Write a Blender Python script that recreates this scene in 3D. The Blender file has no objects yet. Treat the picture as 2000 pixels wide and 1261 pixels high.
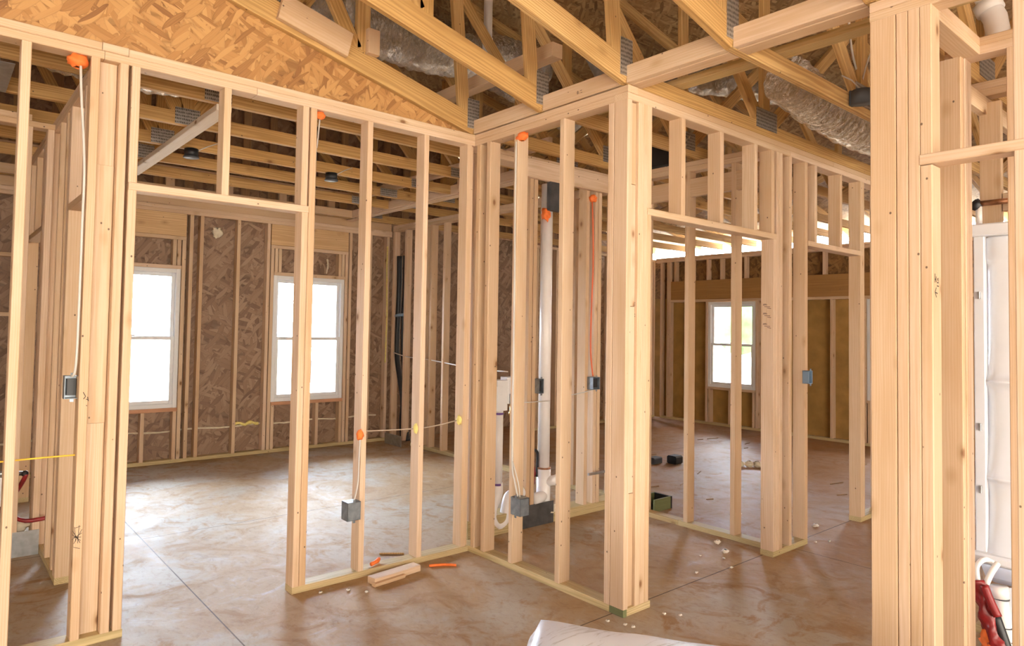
import bpy, math, random
from mathutils import Vector, Matrix, noise
random.seed(7)
S = bpy.context.scene
COL = S.collection

# ------------------------------------------------------------------ camera
FPX, YAW, PIT, ROL, PPX, PPY = 1314.904, 0.674, 0.035, 0.018, 911.05, 592.06

CAMH = 1.478
def setup_camera():
    cy, sy, cp, sp = math.cos(YAW), math.sin(YAW), math.cos(PIT), math.sin(PIT)
    f = Vector((sy*cp, cy*cp, sp)); r = Vector((cy, -sy, 0)); u = r.cross(f)
    cr, sr = math.cos(ROL), math.sin(ROL)
    r2 = r*cr + u*sr; u2 = -r*sr + u*cr
    cam = bpy.data.cameras.new('camera'); co = bpy.data.objects.new('camera', cam)
    COL.objects.link(co)
    m = Matrix((r2, u2, -f)).transposed().to_4x4(); m.translation = (0, 0, CAMH)
    co.matrix_world = m
    cam.sensor_width = 36; cam.sensor_fit = 'HORIZONTAL'
    cam.lens = FPX/2000*36
    cam.shift_x = (1000-PPX)/2000; cam.shift_y = -(630.5-PPY)/2000
    cam.clip_start = .05; cam.clip_end = 300
    S.camera = co
setup_camera()

# ------------------------------------------------------------------ world, sun, exposure
def setup_light():
    w = bpy.data.worlds.new('sky'); S.world = w; w.use_nodes = True
    nt = w.node_tree; nt.nodes.clear()
    tc = nt.nodes.new('ShaderNodeTexCoord'); sx = nt.nodes.new('ShaderNodeSeparateXYZ')
    nt.links.new(tc.outputs['Generated'], sx.inputs[0])
    mr = nt.nodes.new('ShaderNodeMapRange'); mr.inputs['From Min'].default_value = .1; mr.inputs['From Max'].default_value = .6
    nt.links.new(sx.outputs['Y'], mr.inputs['Value'])
    mx = nt.nodes.new('ShaderNodeMix'); mx.data_type = 'RGBA'
    mx.inputs['A'].default_value = (.20, .178, .150, 1); mx.inputs['B'].default_value = (.74, .85, 1.0, 1)
    nt.links.new(mr.outputs[0], mx.inputs['Factor'])
    bg = nt.nodes.new('ShaderNodeBackground'); bg.inputs['Strength'].default_value = WORLD_STRENGTH
    nt.links.new(mx.outputs['Result'], bg.inputs['Color'])
    out = nt.nodes.new('ShaderNodeOutputWorld'); nt.links.new(bg.outputs[0], out.inputs[0])
    sun = bpy.data.lights.new('sun', 'SUN'); sun.energy = SUN; sun.color = (1, .80, .52); sun.angle = .02
    so = bpy.data.objects.new('sun', sun); COL.objects.link(so)
    d = Vector((-.42, .10, -.80))
    so.rotation_euler = d.to_track_quat('-Z', 'Y').to_euler(); so.location = (20, 0, 20)
    vs = S.view_settings; vs.view_transform = 'Standard'; vs.look = 'None'; vs.gamma = 1; vs.use_curve_mapping = False
    vs.exposure = EXPOSURE
    S.cycles.use_denoising = True
    S.cycles.max_bounces = 10; S.cycles.diffuse_bounces = 6; S.cycles.glossy_bounces = 3; S.cycles.transparent_max_bounces = 12
    S.cycles.sample_clamp_indirect = 8
WORLD_STRENGTH = 64.0; SUN = 22.0; EXPOSURE = 0.17
setup_light()

# ------------------------------------------------------------------ materials
class NT:
    def __init__(s, name):
        s.m = bpy.data.materials.new(name); s.m.use_nodes = True; s.t = s.m.node_tree
        s.b = s.t.nodes['Principled BSDF']; s.out = s.t.nodes['Material Output']
    def n(s, typ, **kw):
        nd = s.t.nodes.new('ShaderNode'+typ)
        for k, v in kw.items():
            if k in nd.inputs: nd.inputs[k].default_value = v
            else: setattr(nd, k, v)
        return nd
    def l(s, a, b): s.t.links.new(a, b)
    def math(s, op, a, b=None, c=None):
        nd = s.t.nodes.new('ShaderNodeMath'); nd.operation = op
        for i, v in enumerate((a, b, c)):
            if v is None: continue
            if isinstance(v, (int, float)): nd.inputs[i].default_value = v
            else: s.l(v, nd.inputs[i])
        return nd.outputs[0]
    def vmath(s, op, a, b):
        nd = s.t.nodes.new('ShaderNodeVectorMath'); nd.operation = op
        for i, v in enumerate((a, b)):
            if isinstance(v, tuple): nd.inputs[i].default_value = v
            else: s.l(v, nd.inputs[i])
        return nd.outputs[0]
    def mix(s, f, a, b, bt='MIX'):
        nd = s.t.nodes.new('ShaderNodeMix'); nd.data_type = 'RGBA'; nd.blend_type = bt
        for k, v in (('Factor', f), ('A', a), ('B', b)):
            i = [x for x in nd.inputs if x.name == k and (x.type == 'RGBA' if k != 'Factor' else x.type == 'VALUE')][0]
            if isinstance(v, (int, float)): i.default_value = v
            elif isinstance(v, tuple): i.default_value = (*v, 1) if len(v) == 3 else v
            else: s.l(v, i)
        return [x for x in nd.outputs if x.type == 'RGBA'][0]
    def rng(s, v, a, b, c=0., d=1.):
        nd = s.n('MapRange'); nd.inputs['From Min'].default_value = a; nd.inputs['From Max'].default_value = b
        nd.inputs['To Min'].default_value = c; nd.inputs['To Max'].default_value = d
        s.l(v, nd.inputs['Value']); return nd.outputs[0]
    def bump(s, h, st=.3, dist=.002):
        nd = s.n('Bump'); nd.inputs['Strength'].default_value = st; nd.inputs['Distance'].default_value = dist
        s.l(h, nd.inputs['Height']); s.l(nd.outputs[0], s.b.inputs['Normal'])
def plain(name, col, rough=.5, metal=0., spec=.5, noise_amt=0., nscale=8.):
    k = NT(name); k.b.inputs['Roughness'].default_value = rough; k.b.inputs['Metallic'].default_value = metal
    k.b.inputs['Specular IOR Level'].default_value = spec
    tc = k.n('TexCoord'); nz = k.n('TexNoise', Scale=nscale, Detail=4.); k.l(tc.outputs['Object'], nz.inputs['Vector'])
    c = k.mix(k.rng(nz.outputs[0], .3, .7), tuple(x*(1-noise_amt) for x in col), tuple(min(1, x*(1+noise_amt*.5)) for x in col))
    k.l(c, k.b.inputs['Base Color']); return k.m
def wood(name, tints, dark, ring=.28, knot=(.20, .09, .035), rough=.62, ringscale=36., knots=1.):
    k = NT(name); b = k.b; b.inputs['Roughness'].default_value = rough; b.inputs['Specular IOR Level'].default_value = .3
    tc = k.n('TexCoord'); oi = k.n('ObjectInfo'); rnd = oi.outputs['Random']
    cmb = k.n('CombineXYZ'); k.l(k.math('MULTIPLY', rnd, 37.), cmb.inputs[0]); k.l(k.math('MULTIPLY', rnd, 91.), cmb.inputs[1]); k.l(k.math('MULTIPLY', rnd, 53.), cmb.inputs[2])
    v = k.vmath('ADD', tc.outputs['Object'], cmb.outputs[0])
    # growth rings, centre of the log off to one side
    fr = k.math('FRACT', k.math('MULTIPLY', rnd, 13.7)); fr2 = k.math('FRACT', k.math('MULTIPLY', rnd, 47.3))
    c2 = k.n('CombineXYZ'); k.l(k.math('MULTIPLY_ADD', fr, .24, -.12), c2.inputs[0]); k.l(k.math('MULTIPLY_ADD', fr2, .2, -.1), c2.inputs[1]); k.l(k.math('MULTIPLY', rnd, 20.), c2.inputs[2])
    rv = k.vmath('MULTIPLY', k.vmath('ADD', tc.outputs['Object'], c2.outputs[0]), (1., 1., .06))
    wv = k.n('TexWave', wave_type='RINGS', rings_direction='Z', Scale=ringscale); wv.inputs['Distortion'].default_value = 7.
    wv.inputs['Detail'].default_value = 2.; wv.inputs['Detail Scale'].default_value = 1.2; k.l(rv, wv.inputs['Vector'])
    fib = k.n('TexNoise', Scale=150., Detail=2.); k.l(k.vmath('MULTIPLY', v, (1., 1., .02)), fib.inputs['Vector'])
    big = k.n('TexNoise', Scale=5., Detail=3.); k.l(k.vmath('MULTIPLY', v, (2., 2., .35)), big.inputs['Vector'])
    cr = k.n('ValToRGB'); k.l(rnd, cr.inputs[0]); el = cr.color_ramp.elements
    el[0].color = (*tints[0], 1); el[1].color = (*tints[-1], 1)
    for i, t in enumerate(tints[1:-1]):
        e = el.new((i+1)/(len(tints)-1)); e.color = (*t, 1)
    base = cr.outputs[0]
    base = k.mix(k.rng(big.outputs[0], .45, .72, 0., .55), base, tuple(a*.5+b_*.5 for a, b_ in zip(dark, tints[-1])))
    col = k.mix(k.math('MULTIPLY', wv.outputs['Fac'], ring), base, dark)
    col = k.mix(k.rng(fib.outputs[0], .35, .75, 0., .22), col, dark)
    # knots and nail heads
    kv = k.n('TexVoronoi', Scale=7.5); k.l(k.vmath('MULTIPLY', v, (1., 1., .55)), kv.inputs['Vector'])
    sep = k.n('SeparateColor'); k.l(kv.outputs['Color'], sep.inputs[0])
    pick = k.math('GREATER_THAN', sep.outputs[0], .48)
    kd = k.math('MULTIPLY', k.rng(kv.outputs['Distance'], .05, .11, 1., 0.), pick)
    halo = k.math('MULTIPLY', k.rng(kv.outputs['Distance'], .08, .24, .55, 0.), pick)
    col = k.mix(k.math('MULTIPLY', halo, knots), col, tuple(x*.8 for x in dark))
    col = k.mix(k.math('MULTIPLY', kd, .9*knots), col, knot)
    nv = k.n('TexVoronoi', Scale=13.); k.l(k.vmath('MULTIPLY', v, (1., 1., .8)), nv.inputs['Vector'])
    nd = k.rng(nv.outputs['Distance'], .045, .065, 1., 0.)
    col = k.mix(k.math('MULTIPLY', nd, .9), col, (.10, .06, .04))
    k.l(col, b.inputs['Base Color'])
    k.bump(fib.outputs[0], .25, .001)
    return k.m
def osb(name, axes, pale, mid, dark, sc=1., gloss=.55):
    """strands laid at four angles over each other; axes picks the two in-plane coordinates"""
    k = NT(name); k.b.inputs['Roughness'].default_value = gloss; k.b.inputs['Specular IOR Level'].default_value = .35
    tc = k.n('TexCoord'); sx = k.n('SeparateXYZ'); k.l(tc.outputs['Object'], sx.inputs[0])
    cx = k.n('CombineXYZ'); k.l(sx.outputs[axes[0]], cx.inputs[0]); k.l(sx.outputs[axes[1]], cx.inputs[1])
    wob = k.n('TexNoise', Scale=2.2, Detail=1.); k.l(cx.outputs[0], wob.inputs['Vector'])
    P = k.vmath('ADD', cx.outputs[0], k.vmath('MULTIPLY', wob.outputs['Color'], (.13, .13, 0.)))
    cur = None; hgt = None
    for i, (ang, ln, wd) in enumerate(((.15, .16, .030), (-.5, .13, .026), (.85, .12, .024), (-1.2, .12, .028), (1.45, .10, .022), (.4, .14, .02), (-.85, .11, .022))):
        mp = k.n('Mapping'); mp.inputs['Rotation'].default_value = (0, 0, ang); k.l(P, mp.inputs['Vector'])
        st = k.vmath('ADD', k.vmath('MULTIPLY', mp.outputs[0], (1/ln*sc, 1/wd*sc, 1.)), (3.1*i, 7.7*i, 0.))
        vo = k.n('TexVoronoi', voronoi_dimensions='2D', Scale=1.); k.l(st, vo.inputs['Vector'])
        sp = k.n('SeparateColor'); k.l(vo.outputs['Color'], sp.inputs[0])
        fb = k.n('TexNoise', Scale=1.2, Detail=2.); k.l(k.vmath('MULTIPLY', st, (.6, 5., 1.)), fb.inputs['Vector'])
        tone = k.math('ADD', k.math('MULTIPLY', sp.outputs[1], .75), k.math('MULTIPLY', fb.outputs[0], .35))
        cr = k.n('ValToRGB'); k.l(tone, cr.inputs[0]); e = cr.color_ramp.elements
        e[0].position = .12; e[0].color = (*dark, 1); e[1].position = .85; e[1].color = (*pale, 1)
        m_ = e.new(.42); m_.color = (*mid, 1)
        edge = k.rng(vo.outputs['Distance'], .42, .62, 0., .5)
        c = k.mix(edge, cr.outputs[0], tuple(x*.45 for x in dark))
        if cur is None: cur = c; hgt = sp.outputs[2]
        else:
            f = k.math('MULTIPLY', k.math('GREATER_THAN', sp.outputs[0], .55), k.math('LESS_THAN', vo.outputs['Distance'], .55))
            cur = k.mix(f, cur, c)
            hh = k.n('Mix'); k.l(f, hh.inputs[0]); k.l(hgt, hh.inputs[2]); k.l(sp.outputs[2], hh.inputs[3]); hgt = hh.outputs[0]
    big = k.n('TexNoise', Scale=1.5, Detail=2.); k.l(P, big.inputs['Vector'])
    cur = k.mix(k.rng(big.outputs[0], .4, .7, 0., .35), cur, mid)
    k.l(cur, k.b.inputs['Base Color']); k.bump(hgt, .35, .003)
    return k.m
def floor_mat():
    k = NT('concrete_with_clay_dust'); tc = k.n('TexCoord'); P = tc.outputs['Object']
    n1 = k.n('TexNoise', Scale=.9, Detail=8., Roughness=.62); n1.inputs['Distortion'].default_value = .6; k.l(P, n1.inputs['Vector'])
    n2 = k.n('TexNoise', Scale=3.2, Detail=8., Roughness=.7); n2.inputs['Distortion'].default_value = 1.6; k.l(P, n2.inputs['Vector'])
    n3 = k.n('TexNoise', Scale=26., Detail=5., Roughness=.7); n3.inputs['Distortion'].default_value = .8; k.l(k.vmath('MULTIPLY', P, (1., .6, 1.)), n3.inputs['Vector'])
    n4 = k.n('TexNoise', Scale=.35, Detail=3.); k.l(k.vmath('ADD', P, (11., 4., 0.)), n4.inputs['Vector'])
    c = k.mix(k.rng(n1.outputs[0], .42, .56), (.40, .335, .255), (.385, .255, .13))
    c = k.mix(k.rng(n2.outputs[0], .52, .62, 0., .85), c, (.32, .185, .08))
    c = k.mix(k.rng(n2.outputs[0], .30, .44, .6, 0.), c, (.42, .37, .32))
    c = k.mix(k.rng(n4.outputs[0], .5, .62, 0., .35), c, (.43, .27, .14))
    # colour turns redder towards the far right room
    sx = k.n('SeparateXYZ'); k.l(P, sx.inputs[0])
    c = k.mix(k.rng(sx.outputs[0], 3.6, 6.5, 0., .5), c, (.34, .14, .05))
    c = k.mix(k.rng(n3.outputs[0], .52, .75, 0., .55), c, (.22, .12, .065))
    c = k.mix(k.rng(n3.outputs[0], .22, .42, .35, 0.), c, (.55, .47, .40))
    # saw cut control joints
    def cut(o, at): return k.math('LESS_THAN', k.math('ABSOLUTE', k.math('SUBTRACT', sx.outputs[o], at)), .0035)
    m = cut(0, 1.186)
    for o, at in ((0, 4.70), (1, 2.292), (1, 4.97)): m = k.math('MAXIMUM', m, cut(o, at))
    c = k.mix(k.math('MULTIPLY', m, .85), c, (.06, .035, .02))
    k.l(c, k.b.inputs['Base Color'])
    r = k.rng(n2.outputs[0], .3, .7, .55, .8); k.l(r, k.b.inputs['Roughness']); k.b.inputs['Specular IOR Level'].default_value = .4
    hb = k.math('SUBTRACT', k.math('ADD', k.math('MULTIPLY', n2.outputs[0], .5), k.math('MULTIPLY', n3.outputs[0], .5)), k.math('MULTIPLY', m, 3.)); k.bump(hb, .35, .006)
    return k.m
def glass_mat():
    k = NT('window_glass'); t = k.n('BsdfTransparent'); g = k.n('BsdfGlossy'); g.inputs['Roughness'].default_value = .02
    f = k.n('Fresnel'); f.inputs['IOR'].default_value = 1.45; m = k.n('MixShader')
    k.l(f.outputs[0], m.inputs[0]); k.l(t.outputs[0], m.inputs[1]); k.l(g.outputs[0], m.inputs[2]); k.l(m.outputs[0], k.out.inputs[0]); return k.m
def foil_mat():
    k = NT('crinkled_foil'); k.b.inputs['Metallic'].default_value = .95; k.b.inputs['Roughness'].default_value = .2
    k.b.inputs['Base Color'].default_value = (.82, .78, .72, 1)
    tc = k.n('TexCoord'); n = k.n('TexNoise', Scale=26., Detail=5., Roughness=.6); n.inputs['Distortion'].default_value = 1.; k.l(k.vmath('MULTIPLY', tc.outputs['Object'], (1.6, 1., .7)), n.inputs['Vector'])
    k.bump(n.outputs[0], 1., .09); return k.m
def plate_mat():
    k = NT('toothed_galvanised_plate'); k.b.inputs['Metallic'].default_value = .7; k.b.inputs['Roughness'].default_value = .45
    tc = k.n('TexCoord'); v = k.n('TexVoronoi', Scale=90.); v.inputs['Randomness'].default_value = .15; k.l(k.vmath('MULTIPLY', tc.outputs['Object'], (1., 1., .5)), v.inputs['Vector'])
    c = k.mix(k.rng(v.outputs['Distance'], .2, .45), (.07, .065, .06), (.42, .40, .38)); k.l(c, k.b.inputs['Base Color']); k.bump(v.outputs['Distance'], .6, .003); return k.m
FR = [(.68, .505, .365), (.67, .52, .37), (.62, .45, .30), (.72, .56, .43), (.65, .485, .34), (.58, .40, .25)]
M = dict(
    stud=wood('spruce_stud', FR, (.46, .28, .125)),
    litpine=wood('window_lit_pine', [(.80, .74, .66), (.80, .74, .66)], (.60, .48, .34), ring=.2),  # window light on the tray edge board, put into a whitened wood colour
    truss=wood('truss_pine', [(.62, .39, .15), (.58, .36, .14), (.64, .43, .19), (.56, .34, .125)], (.32, .17, .055), ring=.6, ringscale=24.),
    darkpine=wood('dark_truss_pine', [(.44, .28, .15), (.50, .32, .17), (.38, .24, .13)], (.20, .11, .06), ring=.5),  # darker, browner pine tone
    treated=wood('treated_sole_plate', [(.62, .49, .27), (.57, .47, .26), (.62, .48, .28)], (.30, .23, .09), ring=.5, knots=.5),
    green=wood('green_treated_block', [(.20, .22, .10), (.18, .20, .09)], (.09, .10, .05), knots=.3),
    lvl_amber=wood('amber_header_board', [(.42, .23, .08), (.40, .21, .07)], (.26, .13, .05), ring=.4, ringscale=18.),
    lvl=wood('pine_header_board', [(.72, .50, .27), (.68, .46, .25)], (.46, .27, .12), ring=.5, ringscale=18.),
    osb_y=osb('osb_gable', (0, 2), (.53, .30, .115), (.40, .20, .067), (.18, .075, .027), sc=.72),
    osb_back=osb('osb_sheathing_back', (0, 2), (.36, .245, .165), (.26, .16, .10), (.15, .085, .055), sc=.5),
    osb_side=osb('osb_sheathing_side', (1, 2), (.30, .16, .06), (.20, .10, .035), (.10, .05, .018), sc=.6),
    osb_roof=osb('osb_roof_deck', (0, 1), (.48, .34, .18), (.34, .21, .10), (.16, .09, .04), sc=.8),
    tan=plain('tan_fibre_sheathing', (.38, .215, .06), .8, noise_amt=.25, nscale=5.),
    floor=floor_mat(), glass=glass_mat(), foil=foil_mat(), plate=plate_mat(),
    vinyl=plain('white_vinyl', (.80, .82, .84), .35, noise_amt=.02),
    pvc=plain('white_pvc', (.82, .80, .80), .3, noise_amt=.05), purple=plain('purple_pipe_primer', (.16, .08, .30), .5),
    gelcoat=plain('white_gelcoat', (.74, .77, .83), .22, noise_amt=.03),
    steel=plain('galvanised_steel', (.48, .50, .52), .32, .85, noise_amt=.2, nscale=25.),
    darksteel=plain('grey_steel_box', (.26, .30, .34), .38, .55, noise_amt=.25, nscale=30.),
    guard=plain('dull_steel_stud_guard', (.10, .10, .105), .55, .5, noise_amt=.4, nscale=12.),
    black=plain('black_rubber', (.012, .013, .016), .45, noise_amt=.2), darkgrey=plain('dark_grey_plastic', (.06, .065, .075), .5),
    orange=plain('orange_fire_foam', (.90, .20, .035), .7, noise_amt=.15, nscale=40.), orcable=plain('orange_cable_jacket', (.75, .13, .03), .45),
    oldcable=plain('brown_white_cable_jacket', (.42, .33, .25), .5), cable=plain('white_cable_jacket', (.58, .55, .51), .45), yfoam=plain('yellow_foam', (.78, .66, .22), .75, noise_amt=.15, nscale=40.),
    ycable=plain('yellow_cable_jacket', (.80, .50, .03), .45), ivory=plain('ivory_foam', (.75, .68, .52), .8, noise_amt=.15, nscale=30.),
    red=plain('red_wrap', (.26, .015, .018), .35, noise_amt=.35, nscale=20.), brass=plain('brass', (.70, .45, .12), .3, .95),
    white=None, marker=plain('black_marker', (.02, .015, .012), .7), stamp=plain('grey_ink', (.16, .10, .08), .8),
    bluetape=plain('blue_grey_tape', (.25, .38, .55), .3, .3), debris=plain('pale_plaster_crumbs', (.72, .66, .58), .9),
    ground=plain('bare_ground', (.50, .46, .40), .9, noise_amt=.2, nscale=.6), leaf=plain('leaf_green', (.10, .22, .08), .8, noise_amt=.4, nscale=3.),
    siding=plain('pale_house_siding', (.60, .60, .60), .8), roofing=plain('grey_roof_shingle', (.16, .15, .15), .9), copper=plain('copper_pipe', (.45, .22, .12), .4, .8, noise_amt=.5, nscale=30.))
def wrap_mat():
    k = NT('scuffed_white_wrap'); tc = k.n('TexCoord'); n = k.n('TexNoise', Scale=3.2, Detail=7., Roughness=.7); n.inputs['Distortion'].default_value = .5
    k.l(k.vmath('MULTIPLY', tc.outputs['Object'], (1.2, 9., 9.)), n.inputs['Vector'])
    c = k.mix(k.rng(n.outputs[0], .53, .66, 0., .8), (.70, .75, .84), (.16, .14, .14)); k.l(c, k.b.inputs['Base Color'])
    k.b.inputs['Roughness'].default_value = .32; n2 = k.n('TexNoise', Scale=9., Detail=4.); k.l(tc.outputs['Object'], n2.inputs['Vector']); k.bump(n2.outputs[0], .35, .01); return k.m
M['white'] = wrap_mat()

# ------------------------------------------------------------------ builders
def mesh(name, vs, fs, mat, smooth=False):
    me = bpy.data.meshes.new(name); me.from_pydata([tuple(v) for v in vs], [], fs); me.update()
    if mat is not None: me.materials.append(mat)
    if smooth:
        for p in me.polygons: p.use_smooth = True
    return me
ROOT = {}
def base_of(o):
    v = Vector((0, 0, 0))
    while o is not None: v = v + o.location; o = o.parent
    return v
def link(name, me, loc=(0, 0, 0), rot=None, parent=None):
    """loc is in world coordinates; parents are never rotated"""
    o = bpy.data.objects.new(name, me); COL.objects.link(o)
    if parent is not None: o.parent = parent; o.location = Vector(loc) - base_of(parent)
    else: o.location = loc
    if rot is not None: o.rotation_mode = 'QUATERNION'; o.rotation_quaternion = rot
    return o
def tag(o, label=None, cat=None, group=None, kind=None):
    if label: o['label'] = label
    if cat: o['category'] = cat
    if group: o['group'] = group
    if kind: o['kind'] = kind
    return o
def thing(name, label, cat, loc=(0, 0, 0), group=None, kind=None):
    o = bpy.data.objects.new(name, None); COL.objects.link(o); o.location = loc; o.empty_display_size = .1
    return tag(o, label, cat, group, kind)
def prism_mesh(name, w, d, L, mat, e=.003):
    a, b = w/2, d/2; e = min(e, a*.5, b*.5)
    ring = [(a-e, -b), (a, -b+e), (a, b-e), (a-e, b), (-a+e, b), (-a, b-e), (-a, -b+e), (-a+e, -b)]
    vs = [(x, y, -L/2) for x, y in ring] + [(x, y, L/2) for x, y in ring]
    fs = [[i, (i+1) % 8, (i+1) % 8+8, i+8] for i in range(8)] + [list(range(7, -1, -1)), list(range(8, 16))]
    return mesh(name, vs, fs, mat)
QZ = None
QX = Matrix(((0, 0, 1), (0, 1, 0), (-1, 0, 0))).to_quaternion()      # local Z -> world X
QY = Matrix(((1, 0, 0), (0, 0, 1), (0, -1, 0))).to_quaternion()      # local Z -> world Y
def bx(parent, name, x0, x1, y0, y1, z0, z1, mat='stud', e=.003, label=None):
    """a straight member filling the box; its grain runs along the longest side"""
    dx, dy, dz = x1-x0, y1-y0, z1-z0; m = M[mat] if isinstance(mat, str) else mat
    c = ((x0+x1)/2, (y0+y1)/2, (z0+z1)/2)
    if dz >= dx and dz >= dy: me = prism_mesh(name, dx, dy, dz, m, e); q = None
    elif dx >= dy: me = prism_mesh(name, dz, dy, dx, m, e); q = QX
    else: me = prism_mesh(name, dx, dz, dy, m, e); q = QY
    o = link(name, me, c, q, parent)
    if label: o['label'] = label
    return o
def slant(parent, name, p0, p1, w, t, mat='truss', side=Vector((0, 1, 0)), cut=None, label=None):
    """member between two points; t is its thickness along side, w its depth"""
    p0, p1 = Vector(p0), Vector(p1); d = p1-p0; L = d.length; d.normalize(); s = side.normalized(); c = s.cross(d).normalized(); s = d.cross(c)
    me = prism_mesh(name, w, t, L, M[mat]); q = Matrix((c, s, d)).transposed().to_quaternion()
    o = link(name, me, (p0+p1)/2, q, parent)
    if label: o['label'] = label
    return o
def spline(pts, n=6):
    P = [Vector(p) for p in pts]
    if len(P) < 3: return P
    out = []
    for i in range(len(P)-1):
        a, b, c, d = P[max(i-1, 0)], P[i], P[i+1], P[min(i+2, len(P)-1)]
        for k in range(n):
            t = k/n; out.append(.5*((2*b)+(c-a)*t+(2*a-5*b+4*c-d)*t*t+(3*b-a-3*c+d)*t**3))
    out.append(P[-1]); return out
def tube_data(pts, r, n=10, vs=None, fs=None, rfun=None, caps=True):
    vs = [] if vs is None else vs; fs = [] if fs is None else fs
    P = [Vector(p) for p in pts]; up = None; o0 = len(vs)
    for i, p in enumerate(P):
        d = (P[min(i+1, len(P)-1)]-P[max(i-1, 0)]).normalized()
        if up is None:
            up = Vector((0, 0, 1)) if abs(d.z) < .9 else Vector((1, 0, 0))
        a = d.cross(up).normalized(); up = a.cross(d).normalized()
        for k in range(n):
            th = 2*math.pi*k/n; rr = rfun(i, k, th) if rfun else r
            vs.append(p+a*math.cos(th)*rr+up*math.sin(th)*rr)
    for i in range(len(P)-1):
        for k in range(n):
            a0 = o0+i*n+k; a1 = o0+i*n+(k+1) % n
            fs.append([a0, a0+n, a1+n, a1])
    if caps: fs.append([o0+k for k in range(n)]); fs.append([o0+(len(P)-1)*n+k for k in range(n-1, -1, -1)])
    return vs, fs
def tube(parent, name, pts, r, mat, n=10, smooth=True, rfun=None, sp=0):
    if sp: pts = spline(pts, sp)
    c = Vector(pts[0]); vs, fs = tube_data([Vector(p)-c for p in pts], r, n, rfun=rfun)
    return link(name, mesh(name, vs, fs, M[mat], smooth), c, None, parent)
def cyl(parent, name, p0, p1, r, mat, n=20): return tube(parent, name, [p0, p1], r, mat, n, True)
def blob(parent, name, c, r, mat, rough=.35, squash=(1, 1, 1), seed=0, seg=14):
    vs, fs = [], []; rings = seg//2+2
    for i in range(1, rings):
        ph = math.pi*i/rings
        for k in range(seg):
            th = 2*math.pi*k/seg; d = Vector((math.sin(ph)*math.cos(th), math.sin(ph)*math.sin(th), math.cos(ph)))
            f = r*(1+rough*noise.noise(d*2.1+Vector((seed*3.7, seed, 0)))+rough*.6*noise.noise(d*5+Vector((0, seed, 2))))
            vs.append(Vector((d.x*squash[0], d.y*squash[1], d.z*squash[2]))*f)
    n = seg; m = rings-1
    for i in range(m-1):
        for k in range(n): fs.append([i*n+k, (i+1)*n+k, (i+1)*n+(k+1) % n, i*n+(k+1) % n])
    fs.append([k for k in range(n-1, -1, -1)]); fs.append([(m-1)*n+k for k in range(n)])
    return link(name, mesh(name, vs, fs, M[mat], True), c, None, parent)
def poly_slab(name, pts, axis, a0, a1, mat, parent=None, holes=None):
    """flat outline extruded along an axis; pts are the two other coordinates"""
    def P(u, v, a): return {0: (a, u, v), 1: (u, a, v), 2: (u, v, a)}[axis]
    n = len(pts); vs = [P(u, v, a0) for u, v in pts]+[P(u, v, a1) for u, v in pts]
    fs = [list(range(n)), list(range(2*n-1, n-1, -1))]+[[i, i+n, (i+1) % n+n, (i+1) % n] for i in range(n)]
    return link(name, mesh(name, vs, fs, M[mat]), (0, 0, 0), None, parent)
def sheet_with_holes(name, axis, a0, a1, u0, u1, z0, z1, holes, mat, parent=None):
    """wall sheet with rectangular openings; one mesh of joined rectangles"""
    us = sorted({u0, u1, *[h[0] for h in holes], *[h[1] for h in holes]}); zs = sorted({z0, z1, *[h[2] for h in holes], *[h[3] for h in holes]})
    vs, fs = [], []
    def box(ua, ub, za, zb):
        o = len(vs)
        for a in (a0, a1):
            for u, z in ((ua, za), (ub, za), (ub, zb), (ua, zb)): vs.append((a, u, z) if axis == 0 else (u, a, z))
        for f in ((0, 1, 2, 3), (7, 6, 5, 4), (0, 4, 5, 1), (1, 5, 6, 2), (2, 6, 7, 3), (3, 7, 4, 0)): fs.append([o+i for i in f])
    for i in range(len(us)-1):
        za = None
        for j in range(len(zs)-1):
            um, zm = (us[i]+us[i+1])/2, (zs[j]+zs[j+1])/2
            hole = any(h[0] < um < h[1] and h[2] < zm < h[3] for h in holes)
            if not hole and za is None: za = zs[j]
            if hole and za is not None: box(us[i], us[i+1], za, zs[j]); za = None
        if za is not None: box(us[i], us[i+1], za, zs[-1])
    return link(name, mesh(name, vs, fs, M[mat]), (0, 0, 0), None, parent)

T, D = .038, .089
ZP, ZL, ZT = 2.696, 2.734, 2.772
XB, YA, YC = 2.838, 3.49, 2.221
HD = 2.10        # underside of the door headers

# ------------------------------------------------------------------ floor, ground, roof deck
fl = link('floor', mesh('floor', [(x, y, z) for z in (-.1, 0) for x, y in ((-3.6, -4), (9.85, -4), (9.85, 7.56), (-3.6, 7.56))],
     [[3, 2, 1, 0], [4, 5, 6, 7], [0, 1, 5, 4], [1, 2, 6, 5], [2, 3, 7, 6], [3, 0, 4, 7]], M['floor'])); tag(fl, kind='structure')
gd = link('ground', mesh('ground', [(-60, -60, -.25), (70, -60, -.25), (70, 70, -.25), (-60, 70, -.25)], [[0, 1, 2, 3]], M['ground'])); tag(gd, kind='structure')
RX, RZ, RS = 2.6, 4.62, .225        # a point on the roof line and its slope
def zroof(x): return RZ+RS*(RX-x)
dk = poly_slab('ceiling', [(10.25, zroof(10.25)+.01), (-3.6, zroof(-3.6)+.01), (-3.6, zroof(-3.6)+.022), (10.25, zroof(10.25)+.022)], 1, -4.2, 7.9, 'osb_roof'); tag(dk, kind='structure')

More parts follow.
